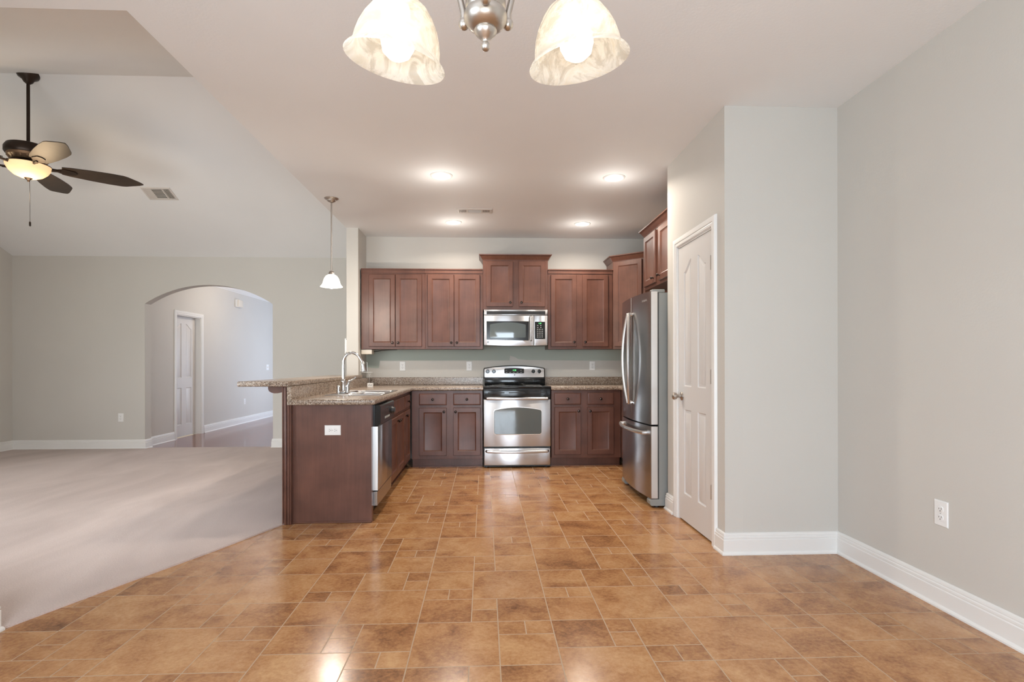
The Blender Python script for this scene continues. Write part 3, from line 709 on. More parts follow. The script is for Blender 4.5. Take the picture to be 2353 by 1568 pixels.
# ================================================================== DISHWASHER
r = thing('dishwasher', 'built-in dishwasher with steel door and black control strip in the peninsula', 'dishwasher', (-.82, 4.4, 0))
q0, q1 = 4.094, 4.700
MB().box(q0, q1, .10, .715, -.50, .001, rf).box(q0, q1, .715, .866, -.024, .001, rf).build('body', M['blackm'], r, 0)
door = MB().box(q0 + .002, q1 - .002, .222, .700, -.0, .040, rf, .004).build('door', M['steelv'], r, 30)
MB().box(q0 + .0035, q0 + .0055, .226, .696, -.045, .0, rf).box(q0 - .001, q0 + .002, .223, .699, .002, .036, rf).build('door_edge', M['edge'], door, 0)
cp_ = MB().prism([(0, .702), (.040, .702), (.058, .722), (.058, .850), (.046, .858), (0, .858)], q0 + .002, q1 - .002, Fr((XFP, 0, 0), (1, 0, 0), (0, 0, 1), (0, 1, 0)), 0).build('control_panel', M['black'], r, 0)
cfr = right_facing(XFP + .058)
MB().lathe(Fr(cfr(4.60, .782, 0), (0, 1, 0), (0, 0, 1), (1, 0, 0)), [(.030, 0), (.029, .004), (.024, .020), (.020, .022)], 20).box(4.597, 4.603, .770, .804, .020, .027, cfr).build('dial', M['blackm'], cp_)
for k in range(4): MB().box(4.27 + k * .055, 4.305 + k * .055, .742, .758, 0, .003, cfr, .001, 1).build('button', M['print'], cp_, 0)
MB().box(4.30, 4.44, .818, .832, 0, .002, cfr).build('door_latch', M['blackm'], cp_, 0)
MB().box(q0 + .002, q1 - .002, .108, .214, -.0, .034, rf, .003).build('kick_plate', M['steelv'], r, 0)
MB().box(q0 + .01, q1 - .01, .004, .108, -.10, -.058, rf).build('toe_board', M['blackm'], r, 0)

# ================================================================== RANGE
r = thing('range', 'freestanding stainless electric range with black glass cooktop on the back wall', 'range', (.372, 6.4, 0))
ra, rb = -.0105, .7465
YR = 6.118; rfr = front(YR)
MB().box(ra, rb, .010, .895, -(D - YR - .012), 0, rfr, .002, 1).build('body', M['blackm'], r, 0)
for x in (ra + .03, rb - .05):
    for w in (-.03, -.60): MB().lathe(Fr(rfr(x, 0, w), (1, 0, 0), (0, 1, 0), (0, 0, 1)), [(.014, 0), (.014, .011)], 10).build('foot', M['blackm'], r)
# cooktop
ct = MB().box(ra - .003, rb + .003, .8955, .9135, -(D - YR - .08), .028, rfr, .006).build('cooktop', M['black'], r, 30)
for cx_, cy_, rr in ((.17, -.19, .105), (.57, -.19, .09), (.17, -.44, .08), (.57, -.44, .105)):
    MB().lathe(Fr(rfr(cx_, .9135, cy_), (1, 0, 0), (0, 1, 0), (0, 0, 1)), [(rr, 0), (rr, .0004), (rr - .004, .0004), (rr - .004, 0)], 32, False, False).build('burner_ring', M['print'], ct, 0)
# vent strip above the oven door
MB().box(ra + .002, rb - .002, .772, .893, 0, .022, rfr, .004).build('vent_strip', M['black'], r, 30)
mb = MB()
for k in range(3): mb.box(ra + .05 + k * .235, ra + .235 + k * .235, .838, .848, .022, .0235, rfr)
mb.build('vent_slot', M['slot'], r, 0)
# oven door
od = MB().box(ra + .002, rb - .002, .239, .768, 0, .036, rfr, .006).build('oven_door', M['steel'], r, 30)
wp = rrect(.108, .640, .378, .652, .026, 5, .026)
MB().panel(rfr, wp, [(-.007, .0355), (-.007, .0375), (-.001, .0385), (.001, .0372)], False).build('window_trim', M['edge'], od)
MB().panel(rfr, wp, [(0.0008, .0362), (.0008, .0374), (.004, .0380)], False).build('oven_window', M['glassm'], od, 0)
def bow_handle(name, x0, x1, z, w0, bow, rad, parent, mat='steel', dz=0.0):
    pts = [rfr(x0, z, w0), rfr(x0 + .006, z, w0 + .022)]
    for k in range(13):
        t = k / 12; pts.append(rfr(x0 + .012 + (x1 - x0 - .024) * t, z - dz * (1 - (2 * t - 1) ** 2), w0 + .034 + bow * (1 - (2 * t - 1) ** 2)))
    pts += [rfr(x1 - .006, z, w0 + .022), rfr(x1, z, w0)]
    MB().tube(pts, rad, 12, (1.25, .8)).build(name, M[mat], parent)
bow_handle('handle', ra + .028, rb - .028, .779, .018, .020, .0125, od)
dw_ = MB().box(ra + .006, rb - .006, .030, .222, 0, .033, rfr, .007).build('storage_drawer', M['steel'], r, 30)
bow_handle('handle', ra + .030, rb - .030, .190, .030, .012, .0125, dw_, dz=.006)
# backguard
bgy = 6.70
_ta = math.radians(9); bfr = Fr((0, bgy - .012 + .99 * math.sin(_ta) * 0, 0), (1, 0, 0), (0, 0, 1), (0, -1, 0))
bfr = Fr(Vector((0, bgy - .010, .99)) - Vector((0, math.sin(_ta), math.cos(_ta))) * .99, (1, 0, 0), (0, math.sin(_ta), math.cos(_ta)), (0, -math.cos(_ta), math.sin(_ta)))
def arch_top(x0, x1, z0, z1, rise, rad):
    return rrect(x0, x1, z0, z1, rad, 4, rise)
bg = MB().prism(arch_top(-.012, .7505, .985, 1.122, .031, .022), -.045, 0, bfr, .006).build('backguard', M['blackm'], r, 30)
MB().panel(bfr, arch_top(-.001, .740, .998, 1.113, .030, .016), [(0, .0), (0, .006), (.004, .009)], False).build('control_face', M['steel'], bg, 30)
MB().box(.0, .750, .9137, .990, -.05, .012, front(bgy), .004).build('lower_panel', M['black'], r, 30)
dp = MB().panel(bfr, rrect(.246, .490, 1.050, 1.110, .010, 4, .006), [(0, .008), (0, .0115), (.003, .013)], False).build('display', M['black'], bg, 0)
text_mesh('clock_digits', '4:38', .026, bfr, .370, 1.088, .0133, M['green'], dp)
for k in range(5): MB().box(.262 + k * .045, .284 + k * .045, 1.059, 1.064, .013, .0134, bfr).build('key', M['print'], dp, 0)
for k in (0, 4): MB().box(.262 + k * .045, .280 + k * .045, 1.086, 1.090, .013, .0134, bfr).build('key', M['print'], dp, 0)
for x in (.041, .117, .604, .678):
    kf = Fr(bfr(x, 1.075, .009), (1, 0, 0), (0, 0, 1), (0, -1, 0))
    mb = MB().lathe(kf, [(.0225, 0), (.0225, .003), (.0195, .005), (.018, .020), (.016, .022)], 20); mb.box(-.0045, .0045, -.019, .019, .020, .032, kf, .0015, 1)
    mb.build('knob', M['black'], bg)
bd = MB().lathe(Fr(bfr(.372, 1.031, .009), (1, 0, 0), (0, 0, 1), (0, -1, 0)), [(.0075, 0), (.0075, .0012), (.0065, .0016)], 16).build('badge', M['blackm'], bg)
text_mesh('badge_lettering', 'GE', .0075, bfr, .372, 1.031, .0107, M['edge'], bd, .0002)

# ================================================================== MICROWAVE
r = thing('microwave', 'stainless over-the-range microwave hung below the short raised cabinet', 'microwave', (.366, 6.4, 1.374))
YM = 6.385; mfr = front(YM); ma, mb0 = -.003, .7435
MB().box(ma + .004, mb0 - .004, 1.384, 1.8055, -(D - YM - .004), -.001, mfr).build('body', M['steelside'], r, 0)
MB().box(ma, mb0, 1.738, 1.801, -.001, .028, mfr, .004).build('grille_panel', M['steel'], r, 30)
gr = MB().box(ma + .030, mb0 - .028, 1.747, 1.786, .0275, .0285, mfr).build('vent_grille', M['slot'], r, 0)
mb = MB()
for k in range(4): mb.box(ma + .033, mb0 - .031, 1.750 + k * .009, 1.754 + k * .009, .028, .031, mfr)
mb.build('louver', M['blackm'], gr, 0)
def curved_front(x0, x1, zb_, zt_, sag, y_of):    # bottom edge bows downward
    return [(x0, zt_), (x1, zt_)][::-1] + [(x0 + (x1 - x0) * k / 12, zb_ - sag * (1 - (2 * ((x0 + (x1 - x0) * k / 12 - ma) / (mb0 - ma)) - 1) ** 2)) for k in range(13)]
dr = MB().prism(curved_front(ma, .5815, 1.389, 1.734, .012, None), -.001, .030, mfr, .005).build('door', M['steel'], r, 30)
cpn = MB().prism(curved_front(.5835, mb0, 1.389, 1.734, .012, None), -.001, .030, mfr, .005).build('control_panel', M['steel'], r, 30)
wpoly = lambda x0, x1, z0_, z1_, sag, rise: rrect(x0, x1, z0_, z1_, .012, 4, rise)
def window_poly(x0, x1, z0_, z1_, sagb):
    P = []
    for k in range(13): 
        t = k / 12; P.append((x0 + (x1 - x0) * t, z0_ - sagb * (1 - (t if sagb else 0)) * 0 - sagb * math.sin(PI / 2 * t)))
    return P + [(x1, z1_), (x0, z1_)]
MB().panel(mfr, window_poly(ma + .030, .520, 1.452, 1.667, .010), [(0, .029), (0, .0312), (.003, .0318)], False).build('door_frame', M['black'], dr, 0)
MB().panel(mfr, rrect(ma + .068, .485, 1.475, 1.630, .012, 4, .024), [(0, .0312), (0, .0325), (.003, .0328)], False).build('door_window', M['glassm'], dr, 0)
pts = [mfr(.545, 1.440, .028), mfr(.545, 1.441, .050)] + [mfr(.545, 1.446 + .276 * k / 10, .058 + .014 * (1 - (k / 5 - 1) ** 2)) for k in range(11)] + [mfr(.545, 1.727, .050), mfr(.545, 1.728, .028)]
MB().tube(pts, .0115, 12, (.8, 1.2)).build('handle', M['steel'], dr)
bd = MB().lathe(Fr(mfr(ma + .047, 1.422, .030), (1, 0, 0), (0, 0, 1), (0, -1, 0)), [(.011, 0), (.011, .0015), (.0095, .002)], 18).build('badge', M['blackm'], dr)
text_mesh('badge_lettering', 'GE', .011, mfr, ma + .047, 1.422, .0322, M['edge'], bd, .0002)
kp = MB().panel(mfr, rrect(.592, mb0 - .030, 1.458, 1.662, .008, 3), [(0, .029), (0, .0312), (.002, .0316)], False).build('keypad', M['black'], cpn, 0)
text_mesh('clock_digits', '4:38', .020, mfr, .652, 1.642, .0318, M['green'], kp)
mb = MB()
for rr in range(7):
    for cc in range(3 if rr > 1 else 2):
        x = .618 + cc * (.026 if rr > 1 else .036); z = 1.618 - rr * .0225
        mb.box(x, x + .016, z - .004, z + .004, .0315, .0319, mfr)
mb.build('key_print', M['print'], kp, 0)

# ================================================================== REFRIGERATOR
r = thing('refrigerator', 'tall stainless French-door refrigerator with a bottom freezer drawer', 'refrigerator', (1.7, 4.787, 0))
ya, yb = 4.332, 5.242; ym = (ya + yb) / 2
MB().box(1.408, 2.13, ya + .004, yb - .004, .045, 1.742, XYZ, .004, 1).build('cabinet_body', M['steelside'], r, 0)
def dfront(y): return 1.306 + .036 * ((y - ym) / (ym - ya)) ** 2
def fr_door(name, y0, y1, za, zb_, parent=r):
    n = 10; out = [(dfront(y0 + (y1 - y0) * k / n), y0 + (y1 - y0) * k / n) for k in range(n + 1)]
    poly = [(1.398, y0)] + [(out[0][0] + .006, out[0][1])] + [(a, min(max(b, y0 + .006), y1 - .006)) for a, b in out] + [(out[-1][0] + .006, out[-1][1])] + [(1.398, y1)]
    return MB().prism(poly, za, zb_).build(name, M['steelv'], parent, 30)
dn = fr_door('door', ya, ym - .003, .672, 1.752); dfar = fr_door('door', ym + .003, yb, .672, 1.752); fz_ = fr_door('freezer_drawer', ya, yb, .075, .660)
MB().box(1.345, 1.396, ya - .0018, ya - .0002, .676, 1.748).build('door_edge', M['edge'], dn, 0)
MB().box(1.345, 1.396, ya - .0018, ya - .0002, .079, .656).build('drawer_edge', M['edge'], fz_, 0)
MB().box(1.399, 1.408, ya + .008, yb - .008, .08, 1.742).build('gasket', M['blackm'], r, 0)
for y0_, y1_ in ((ya + .004, ya + .075), (yb - .075, yb - .004)):
    MB().box(1.355, 1.46, y0_, y1_, 1.7425, 1.768, XYZ, .006).build('hinge_cover', M['steelside'], r, 30)
def fhandle(sgn, parent):
    pts = []; n = 16
    for k in range(n + 1):
        t = k / n; s = 1 - (2 * t - 1) ** 2
        y = ym + sgn * (.022 + .072 * s); z = .815 + .795 * t
        pts.append(Vector((dfront(y) - .026 - .030 * s, y, z)))
    a, b = pts[0], pts[-1]
    pts = [Vector((dfront(a.y) + .002, a.y, a.z + .012)), Vector((a.x + .008, a.y, a.z + .003))] + pts + [Vector((b.x + .008, b.y, b.z - .003)), Vector((dfront(b.y) + .002, b.y, b.z - .012))]
    MB().tube(pts, .0125, 10, (1.0, 1.05)).build('handle', M['edge'], parent)
fhandle(-1, dn); fhandle(1, dfar)
pts = []
for k in range(15):
    t = k / 14; s = 1 - (2 * t - 1) ** 2; y = ya + .085 + (yb - ya - .17) * t
    pts.append(Vector((dfront(y) - .030 - .022 * s, y, .598)))
a, b = pts[0], pts[-1]
pts = [Vector((dfront(a.y) + .002, a.y + .006, .598))] + pts + [Vector((dfront(b.y) + .002, b.y - .006, .598))]
MB().tube(pts, .0145, 10, (1.1, .9)).build('handle', M['edge'], fz_)
MB().box(1.40, 1.72, ya + .03, yb - .03, .046, .072).build('bottom_grille', M['blackm'], r, 0)
for y0_, y1_ in ((ya + .0, ya + .095), (yb - .095, yb)):
    f = MB().prism([(1.335, .03), (1.345, .018), (1.47, .018), (1.50, .040), (1.53, .048), (1.53, .070), (1.345, .070), (1.335, .055)], -y0_, -y1_, front(0), .004).build('foot_cover', M['steelside'], r, 30)
    MB().lathe(Fr((1.40, (y0_ + y1_) / 2, 0), (1, 0, 0), (0, 1, 0), (0, 0, 1)), [(.022, 0), (.022, .019)], 14).build('leveling_foot', M['blackm'], f)
bl = Vector((dfront(4.45), 4.45)); sl_ = (dfront(4.46) - dfront(4.44)) / .02
tg = Vector((sl_, 1)).normalized(); bfr2 = Fr((bl.x - .0016, bl.y, 0), (-tg.x, -tg.y, 0), (0, 0, 1), (-tg.y, tg.x, 0))
text_mesh('nameplate_lettering', 'SAMSUNG', .022, bfr2, 0, 1.686, .0004, M['edge'], dn, .0006)
MB().lathe(Fr((1.49, ya + .004, .185), (1, 0, 0), (0, 0, 1), (0, -1, 0)), [(.006, 0), (.005, .003), (.002, .004)], 10).build('screw', M['chrome'], r)

# ================================================================== ELECTRICAL PLATES
def outlet(label, fr, u_, v_, horizontal=False, mat='white', w_=.070, h_=.114, wide=0):
    r = thing('wall_outlet', label, 'outlet', fr(u_, v_ - .057, 0), None)
    f2 = Fr(fr(u_, v_, 0), fr.V if horizontal else fr.U, (-fr.U if horizontal else fr.V), fr.N)
    MB().rect(f2, -w_ / 2, w_ / 2, -h_ / 2, h_ / 2, [(0, 0.0005), (0, .003), (.004, .006), (.006, .0062)]).build('cover_plate', M[mat], r, 30)
    for s in (-1, 1):
        c = rrect(-.0165, .0165, s * .0195 - .0145, s * .0195 + .0145, .0125, 5)
        sk = MB().panel(f2, c, [(0, .006), (0, .0078), (.001, .0084)], False).build('receptacle', M[mat], r, 30)
        mb = MB(); z = s * .0195
        mb.box(-.0075, -.0053, z - .001, z + .0075, .0082, .0088, f2).box(.0053, .0075, z - .001, z + .0065, .0082, .0088, f2)
        mb.lathe(Fr(f2(0, z - .0075, .0082), f2.U, f2.V, f2.N), [(.0026, 0), (.0026, .0006)], 10)
        mb.build('slot', M['slot'], sk, 0)
    MB().lathe(Fr(f2(0, 0, .006), f2.U, f2.V, f2.N), [(.003, 0), (.0025, .0012), (.001, .0014)], 10).build('screw', M['print'], r, 0)
    return r
bw = front(D - .0014)
outlet('white duplex outlet on the back wall below the leftmost wall cabinet', front(D), -1.010, 1.141)
outlet('white duplex outlet on the back wall just left of the range', front(D), -.187, 1.141)
outlet('white duplex outlet on the back wall between range and refrigerator', front(D), 1.354, 1.142)
outlet('white sideways duplex outlet on the cherry peninsula end panel', front(4.040), -1.111, .681, True, 'white', .073, .117)
outlet('large white duplex outlet low on the right dining wall', left_facing(XR), 2.498, .449, False, 'white', .078, .122)
outlet('white duplex outlet low on the olive-grey living room wall', front(YL), -5.007, .437)
outlet('small outlet low on the hall wall past the door', right_facing(HX), 11.04, .432)
r = thing('light_switch', 'white light switch on the brightly lit hall wall', 'switch', (HX, 12.19, 1.05))
hf = Fr((HX, 12.19, 1.105), (0, 1, 0), (0, 0, 1), (1, 0, 0))
MB().rect(hf, -.06, .06, -.06, .06, [(0, .0005), (0, .003), (.004, .006)]).build('cover_plate', M['white'], r, 30)
for s in (-.024, .024): MB().box(s - .006, s + .006, -.012, .014, .005, .014, hf, .002, 1).build('toggle', M['cream'], r, 30)
r = thing('door_chime', 'cream door chime box high on the hall wall', 'chime', (HX, 10.74, 2.29))
hf = Fr((HX, 10.74, 2.345), (0, 1, 0), (0, 0, 1), (1, 0, 0))
MB().box(-.115, .115, -.075, .075, 0.0005, .045, hf, .004).build('back_box', M['white'], r, 30)
MB().box(-.105, .105, -.068, .068, .045, .062, hf, .010).build('cover', M['cream'], r, 30)

# small things by the sink
r = thing('intercom_box', 'slim white box on the living room side of the cream wall end', 'wall box', (XC - .02, 6.43, 1.28))
lf2 = left_facing(XC)
MB().box(6.372, 6.47, 1.288, 1.468, .0005, .030, lf2, .008).build('housing', M['white'], r, 30)
mb = MB()
for z in (1.302, 1.455): mb.box(6.3705, 6.3725, z - .004, z + .004, .006, .014, lf2)
mb.build('screw', M['slot'], r, 0)
r = thing('power_adapter_box', 'cream plastic box with a black cord hung under the leftmost wall cabinet', 'box', (-1.37, 6.5, 1.28))
MB().box(-1.446, -1.322, 6.460, 6.60, 1.284, 1.3415, XYZ, .006).build('housing', M['cream'], r, 30)
MB().tube([(-1.323, 6.58, 1.318), (-1.285, 6.60, 1.322), (-1.23, 6.61, 1.333), (-1.16, 6.62, 1.339), (-1.05, 6.62, 1.3405)], .004, 8).build('cord', M['blackm'], r)
r = thing('worktop_sign', 'tiny white printed card block with a wire clip standing behind the sink', 'sign', (-1.272, 6.12, .9108))
MB().box(-1.302, -1.242, 6.110, 6.150, .9108, .956, XYZ, .002, 1).build('block', M['white'], r, 0)
mb = MB()
for k, (x, h) in enumerate(((-1.292, .014), (-1.280, .020), (-1.268, .012), (-1.257, .018))): mb.box(x, x + .009, .926, .926 + h, 0, .0006, front(6.110))
mb.build('print', M['print'], r, 0)
MB().tube([(-1.283, 6.130, .955), (-1.281, 6.130, 1.02), (-1.281, 6.130, 1.04), (-1.294, 6.130, 1.062)], .0018, 6).tube([(-1.281, 6.130, 1.04), (-1.268, 6.130, 1.058)], .0018, 6).build('wire_clip', M['edge'], r)
r = thing('paper_towel_holder', 'clear plastic rod holder fixed to the wall behind the faucet', 'holder', (-1.40, 6.50, 1.06))
MB().box(-1.4525, -1.446, 6.44, 6.62, 1.08, 1.205, XYZ, .002, 1).build('wall_plate', M['white'], r, 0)
MB().tube([(-1.446, 6.50, 1.185), (-1.40, 6.50, 1.19), (-1.386, 6.50, 1.19), (-1.384, 6.50, 1.09), (-1.384, 6.50, 1.075)], .0045, 8).build('rod', M['chrome'], r)
MB().box(-1.446, -1.330, 6.46, 6.54, 1.066, 1.074, XYZ, .002, 1).build('tray', M['clear'], r, 0)

# ================================================================== CEILING THINGS
def can(label, x, y):
    r = thing('recessed_light', label, 'ceiling light', (x, y, ZC - .008), 'recessed kitchen lights')
    f = Fr((x, y, ZC), (1, 0, 0), (0, 1, 0), (0, 0, -1))
    MB().lathe(f, [(.094, .0003), (.093, .004), (.086, .008), (.078, .0085), (.074, .004), (.073, .0006)], 40, False, False).build('trim_ring', M['trim'], r, 40)
    MB().lathe(f, [(.0735, .0010), (.0735, .0030), (.06, .0040)], 40).build('lens', M['canlens'], r, 0)
    l = bpy.data.lights.new('downlight_beam', 'AREA'); l.shape = 'DISK'; l.size = .14; l.energy = 14; l.color = WARM; l.spread = 2.7
    o = bpy.data.objects.new('downlight_beam', l); COL.objects.link(o); o.parent = r; o.location = (0, 0, -.004)
    l = bpy.data.lights.new('ceiling_fill', 'POINT'); l.energy = 2.4; l.color = (1, .95, .88); l.shadow_soft_size = .06  # added fill below the can, brightens the ceiling like room bounce
    o = bpy.data.objects.new('ceiling_fill', l); COL.objects.link(o); o.parent = r; o.location = (0, 0, -.20)
can('recessed ceiling light nearest the viewer, above the sink side', -.356, 4.557)
can('recessed ceiling light nearest the viewer, above the refrigerator side', 1.097, 4.552)
can('recessed ceiling light just behind the ceiling vent', -.339, 6.044)
can('recessed ceiling light nearest the diagonal corner cabinet', 1.101, 6.060)

def vent_grid(mb, f, a0, a1, b0, b1, n, along, t=.0022):
    for k in range(n):
        if along == 'u':
            c = b0 + (b1 - b0) * (k + .5) / n; mb.box(a0, a1, c - t, c + t, .001, .007, f)
        else:
            c = a0 + (a1 - a0) * (k + .5) / n; mb.box(c - t, c + t, b0, b1, .001, .007, f)
def register(label, f, L_, W_, fracs, lines):
    """three-way ceiling register in frame f (w out of the ceiling)"""
    r = thing('ceiling_vent', label, 'vent', f(0, 0, .0))
    fl, b = .026, 0.003
    MB().loops([[f(p[0], p[1], w) for p in inset([(-L_ / 2, -W_ / 2), (L_ / 2, -W_ / 2), (L_ / 2, W_ / 2), (-L_ / 2, W_ / 2)], d)] for d, w in ((0, .0004), (0, .004), (.006, .009), (fl - .004, .009), (fl, .002))], False, False).build('flange', M['vent'], r, 25)
    a0, a1, b0, b1 = -L_ / 2 + fl, L_ / 2 - fl, -W_ / 2 + fl, W_ / 2 - fl
    MB().box(a0 - .002, a1 + .002, b0 - .002, b1 + .002, .0006, .0012, f).build('duct_shade_plate', M['duct'], r, 0)  # flat plate with the duct's shade put into its dark colour
    s = a1 - a0; c0, c1 = a0 + s * fracs[0], a0 + s * fracs[1]
    for c in (c0, c1): MB().box(c - .007, c + .007, b0, b1, .001, .009, f).build('divider', M['vent'], r, 0)
    mb = MB(); vent_grid(mb, f, a0, c0 - .007, b0, b1, *lines[0]); vent_grid(mb, f, c0 + .007, c1 - .007, b0, b1, *lines[1]); vent_grid(mb, f, c1 + .007, a1, b0, b1, *lines[2])
    mb.build('louver', M['vent'], r, 0)
register('white three-section air vent in the kitchen ceiling', Fr((-.098, 5.585, ZC), (1, 0, 0), (0, 1, 0), (0, 0, -1)), .36, .155, (.26, .74), ((5, 'v', .004), (6, 'u', .002), (5, 'v', .004)))
sl = (ZB - RIDGE[1]) / (YL - RIDGE[0]); tv = Vector((0, 1, sl)).normalized(); nv = Vector((0, tv.z, -tv.y))
VY = 6.545
register('white air vent on the sloped living room ceiling beside the fan blade tip', Fr((-3.80, VY, vp(VY)), (1, 0, 0), tuple(tv), tuple(nv)), .335, .215, (.27, .74), ((5, 'v', .0062), (7, 'u', .0022), (4, 'v', .0022)))

# pendant
px_, py_ = -1.447, 5.225
r = thing('pendant_lamp', 'small bell pendant lamp glowing over the breakfast bar', 'pendant lamp', (px_, py_, 1.88))
cf = Fr((px_, py_, ZC), (1, 0, 0), (0, 1, 0), (0, 0, -1))
MB().lathe(cf, [(.066, .0), (.066, .004), (.058, .010), (.042, .018), (.040, .024), (.030, .032), (.014, .040), (.006, .044)], 28).build('canopy', M['nickel'], r)
MB().lathe(cf, [(.0065, .040), (.0065, .70)], 12).build('stem', M['nickel'], r)
MB().lathe(cf, [(.008, .688), (.020, .694), (.026, .704), (.028, .722), (.030, .730)], 20).build('socket_cup', M['nickel'], r)
MB().lathe(cf, [(.030, .724), (.052, .738), (.066, .760), (.076, .788), (.082, .812), (.096, .832), (.103, .838), (.100, .839), (.078, .814), (.072, .789), (.062, .762), (.049, .742), (.028, .728)], 36, False, False).build('shade', M['pendglass'], r, 50)
MB().ball((px_, py_, ZC - .822), .032, 16, (1, 1, 1.1)).build('bulb', M['bulb'], r)
l = bpy.data.lights.new('pendant_glow', 'POINT'); l.energy = 26; l.color = WARM; l.shadow_soft_size = .05
o = bpy.data.objects.new('pendant_glow', l); COL.objects.link(o); o.parent = r; o.location = (0, 0, -.05)

# ================================================================== CHANDELIER
cx, cy = .003, .945
r = thing('chandelier', 'three-arm brushed nickel chandelier with marbled bell shades close overhead', 'chandelier', (cx, cy, 1.7075))
cfu = Fr((cx, cy, 0), (1, 0, 0), (0, 1, 0), (0, 0, 1))
MB().lathe(cfu, [(.002, 1.7070), (.0055, 1.7085), (.0078, 1.7130), (.0078, 1.7175), (.0050, 1.7225), (.0058, 1.7245), (.0090, 1.7275), (.0150, 1.7330), (.0192, 1.7385), (.0200, 1.7420), (.0190, 1.7440), (.0240, 1.7460), (.0315, 1.7510), (.0365, 1.7585), (.0378, 1.7660), (.0355, 1.7735), (.0330, 1.7765), (.0345, 1.7785), (.0350, 1.7860), (.0350, 1.8600), (.030, 1.872), (.016, 1.880), (.012, 1.895), (.012, 1.93), (.018, 1.94), (.012, 1.955), (.008, 1.97)], 36).build('body', M['nickel'], r, 40)
MB().lathe(cfu, [(.008, 1.96), (.008, 2.71)], 12).build('stem', M['nickel'], r)
MB().lathe(cfu, [(.02, 2.705), (.055, 2.722), (.062, 2.7395)], 24).build('canopy', M['nickel'], r)
SHP = [(.022, .1145), (.034, .1105), (.047, .1015), (.059, .087), (.0705, .068), (.0782, .049), (.0822, .032), (.0840, .018), (.0885, .010), (.0945, .004), (.0978, -.001), (.0970, -.003), (.0925, .000), (.0865, .006), (.0812, .015), (.0794, .031), (.0754, .048), (.0678, .066), (.0565, .084), (.045, .0975), (.032, .107), (.02, .110)]
def arm(ang, tilt=.21, rim_dz=0.0):
    dx, dy = math.cos(ang), math.sin(ang)
    rad = Vector((dx, dy, 0)); C = Vector((cx, cy, 0))
    axis = (Vector((0, 0, 1)) - rad * math.tan(tilt)).normalized()      # from the rim up to the neck, leaning inward
    rim = C + rad * .2115 + Vector((0, 0, 1.7475 + rim_dz))
    a = MB(); b0 = C + rad * .046 + Vector((0, 0, 1.7690))
    neck = rim + axis * .118
    pts = [b0 + Vector((0, 0, -.004)), b0 + Vector((0, 0, .012)), C + rad * .047 + Vector((0, 0, 1.79)), C + rad * .058 + Vector((0, 0, 1.83)), C + rad * .080 + Vector((0, 0, 1.885)), C + rad * .112 + Vector((0, 0, 1.935)), C + rad * .148 + Vector((0, 0, 1.958)), neck + axis * .040, neck + axis * .012]
    a.tube(pts, [.0075, .0068, .006, .0055, .0052, .0052, .0055, .0065, .010], 12)
    am = a.ball(b0, .0098, 14, (1, 1, 1.1)).build('arm', M['nickel'], r)
    t1 = axis.cross(Vector((0, 1, 0.01))).normalized(); t2 = axis.cross(t1)
    sf = Fr(rim, t1, t2, axis)
    MB().lathe(sf, [(.014, .134), (.026, .127), (.027, .113), (.022, .108)], 22).build('holder', M['nickel'], am)
    MB().lathe(sf, SHP, 56, False, False).build('shade', M['shade'], r, 60)
    bb = MB().lathe(sf, [(.010, .104), (.014, .094), (.016, .082), (.026, .066), (.0325, .048), (.0325, .030), (.026, .013), (.013, .004), (.004, .002)], 24).build('bulb', M['bulb'], r, 60)
    l = bpy.data.lights.new('chandelier_glow', 'POINT'); l.energy = 0.10; l.color = WARM; l.shadow_soft_size = .034
    o = bpy.data.objects.new('chandelier_glow', l); COL.objects.link(o); o.parent = r; o.location = sf(0, 0, -.03) - Vector(r.location)
arm(math.radians(146), .225, .003); arm(math.radians(30.5), .185, .004); arm(math.radians(270), .215)

# ================================================================== CEILING FAN
fx_, fy_ = -4.118, 5.1
r = thing('ceiling_fan', 'dark bronze five-blade ceiling fan with a lit amber bowl', 'ceiling fan', (fx_, fy_, 2.83))
FF = Fr((fx_, fy_, 0), (1, 0, 0), (0, 1, 0), (0, 0, 1))
MB().lathe(FF, [(.005, 3.700), (.018, 3.708), (.034, 3.722), (.046, 3.745), (.075, 3.765), (.085, 3.785), (.090, 3.800), (.085, 3.810)], 28).build('canopy', M['bronze'], r)
MB().lathe(FF, [(.0135, 3.15), (.0135, 3.72)], 14).build('downrod', M['bronze'], r)
MB().lathe(FF, [(.02, 3.165), (.10, 3.158), (.155, 3.140), (.172, 3.110), (.172, 3.072), (.160, 3.055), (.10, 3.050)], 36).build('motor_housing', M['bronze'], r, 40)
mt = MB().lathe(FF, [(.155, 3.058), (.150, 3.035), (.120, 3.005), (.085, 2.998)], 36)
for k in range(20):
    a = 2 * PI * k / 20; f2 = Fr(FF(0, 0, 0), (math.cos(a), math.sin(a), 0), (-math.sin(a), math.cos(a), 0), (0, 0, 1))
    mt.prism([(.095, 3.001), (.135, 3.014), (.152, 3.034), (.150, 3.042), (.12, 3.022), (.095, 3.010)], -.006, .006, Fr(f2.O, f2.U, f2.N, f2.V))
mt.build('vent_skirt', plain('antique_brass', (.32, .20, .12), .35, .8), r, 30)
MB().lathe(FF, [(.07, 3.0), (.075, 2.985), (.168, 2.975), (.168, 2.968), (.07, 2.970)], 32).build('light_fitter', M['bronze'], r)
MB().lathe(FF, [(.166, 2.970), (.160, 2.945), (.140, 2.910), (.105, 2.878), (.060, 2.858), (.02, 2.852)], 40, True, True).build('light_bowl', M['bowl'], r, 60)
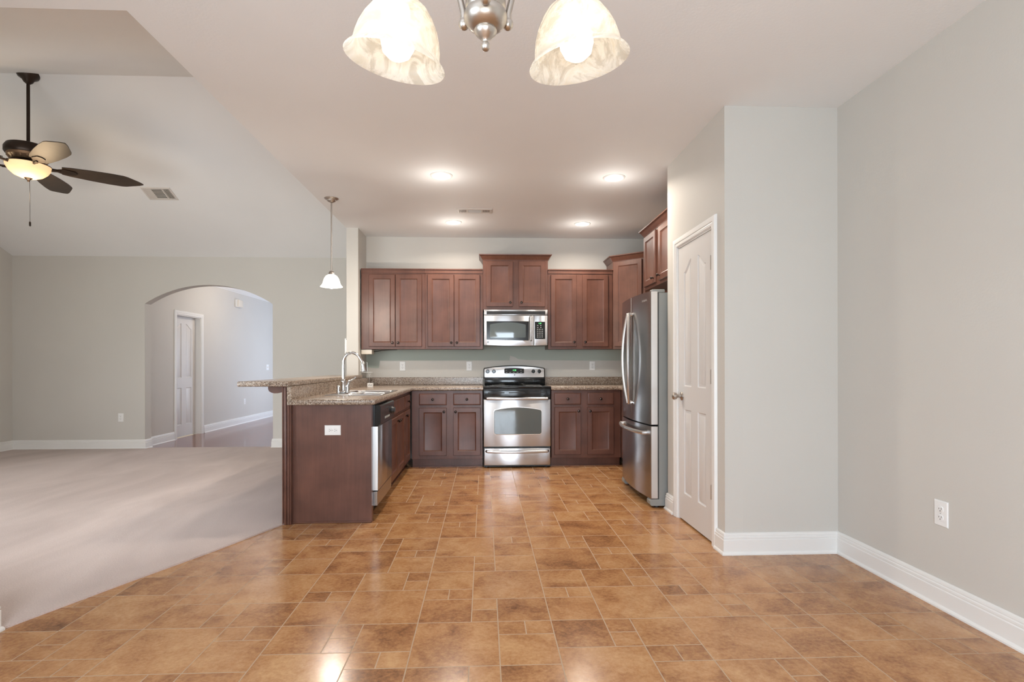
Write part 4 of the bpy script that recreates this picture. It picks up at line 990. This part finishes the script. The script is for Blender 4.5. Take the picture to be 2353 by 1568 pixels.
MB().lathe(FF, [(.034, 2.862), (.034, 2.856), (.020, 2.842), (.009, 2.832), (.008, 2.824), (.003, 2.820)], 18).build('finial', M['bronze'], r)
pc = MB().tube([FF(.012, 0, 2.83), FF(.014, 0, 2.70), FF(.014, 0, 2.455)], .0016, 6).build('pull_chain', M['bronze'], r)
MB().lathe(FF.__class__(FF(.014, 0, 0), (1, 0, 0), (0, 1, 0), (0, 0, 1)), [(.003, 2.462), (.0075, 2.455), (.0075, 2.424), (.004, 2.418)], 10).build('pull_knob', M['bronze'], pc)
for k in range(5):
    a = math.radians(36 + 72 * k)
    e = Vector((math.cos(a), math.sin(a), 0)); t = Vector((-math.sin(a), math.cos(a), 0)); pitch = math.radians(-14)
    tt = (t * math.cos(pitch) + Vector((0, 0, 1)) * math.sin(pitch)); n = e.cross(tt)
    bf_ = Fr(FF(0, 0, 2.972), e, tt, n)
    P = [(.235, -.062), (.30, -.076), (.45, -.092), (.60, -.100), (.70, -.098), (.735, -.088), (.838, -.030), (.868, -.004), (.868, .004), (.838, .030), (.735, .088), (.70, .098), (.60, .100), (.45, .092), (.30, .076), (.235, .062)]
    bl = MB().prism(P, -.004, .004, bf_, .002).build('blade', M['fanblade'], r, 30)
    mb = MB().prism([(.12, -.018), (.20, -.022), (.255, -.048), (.335, -.030), (.35, 0), (.335, .030), (.255, .048), (.20, .022), (.12, .018)], -.011, -.0045, bf_, .002)
    mb.tube([bf_(.10, 0, -.004), bf_(.16, 0, -.016), bf_(.23, 0, -.010)], [.013, .012, .010], 8)
    mb.build('blade_iron', M['bronze'], bl, 30)
l = bpy.data.lights.new('fan_glow', 'POINT'); l.energy = 7; l.color = (1, .74, .46); l.shadow_soft_size = .10
o = bpy.data.objects.new('fan_glow', l); COL.objects.link(o); o.parent = r; o.location = (0, 0, -.13)
l = bpy.data.lights.new('fan_uplight', 'POINT'); l.energy = 13; l.color = (1, .74, .46); l.shadow_soft_size = .05
o = bpy.data.objects.new('fan_uplight', l); COL.objects.link(o); o.parent = r; o.location = (0, 0, .157)
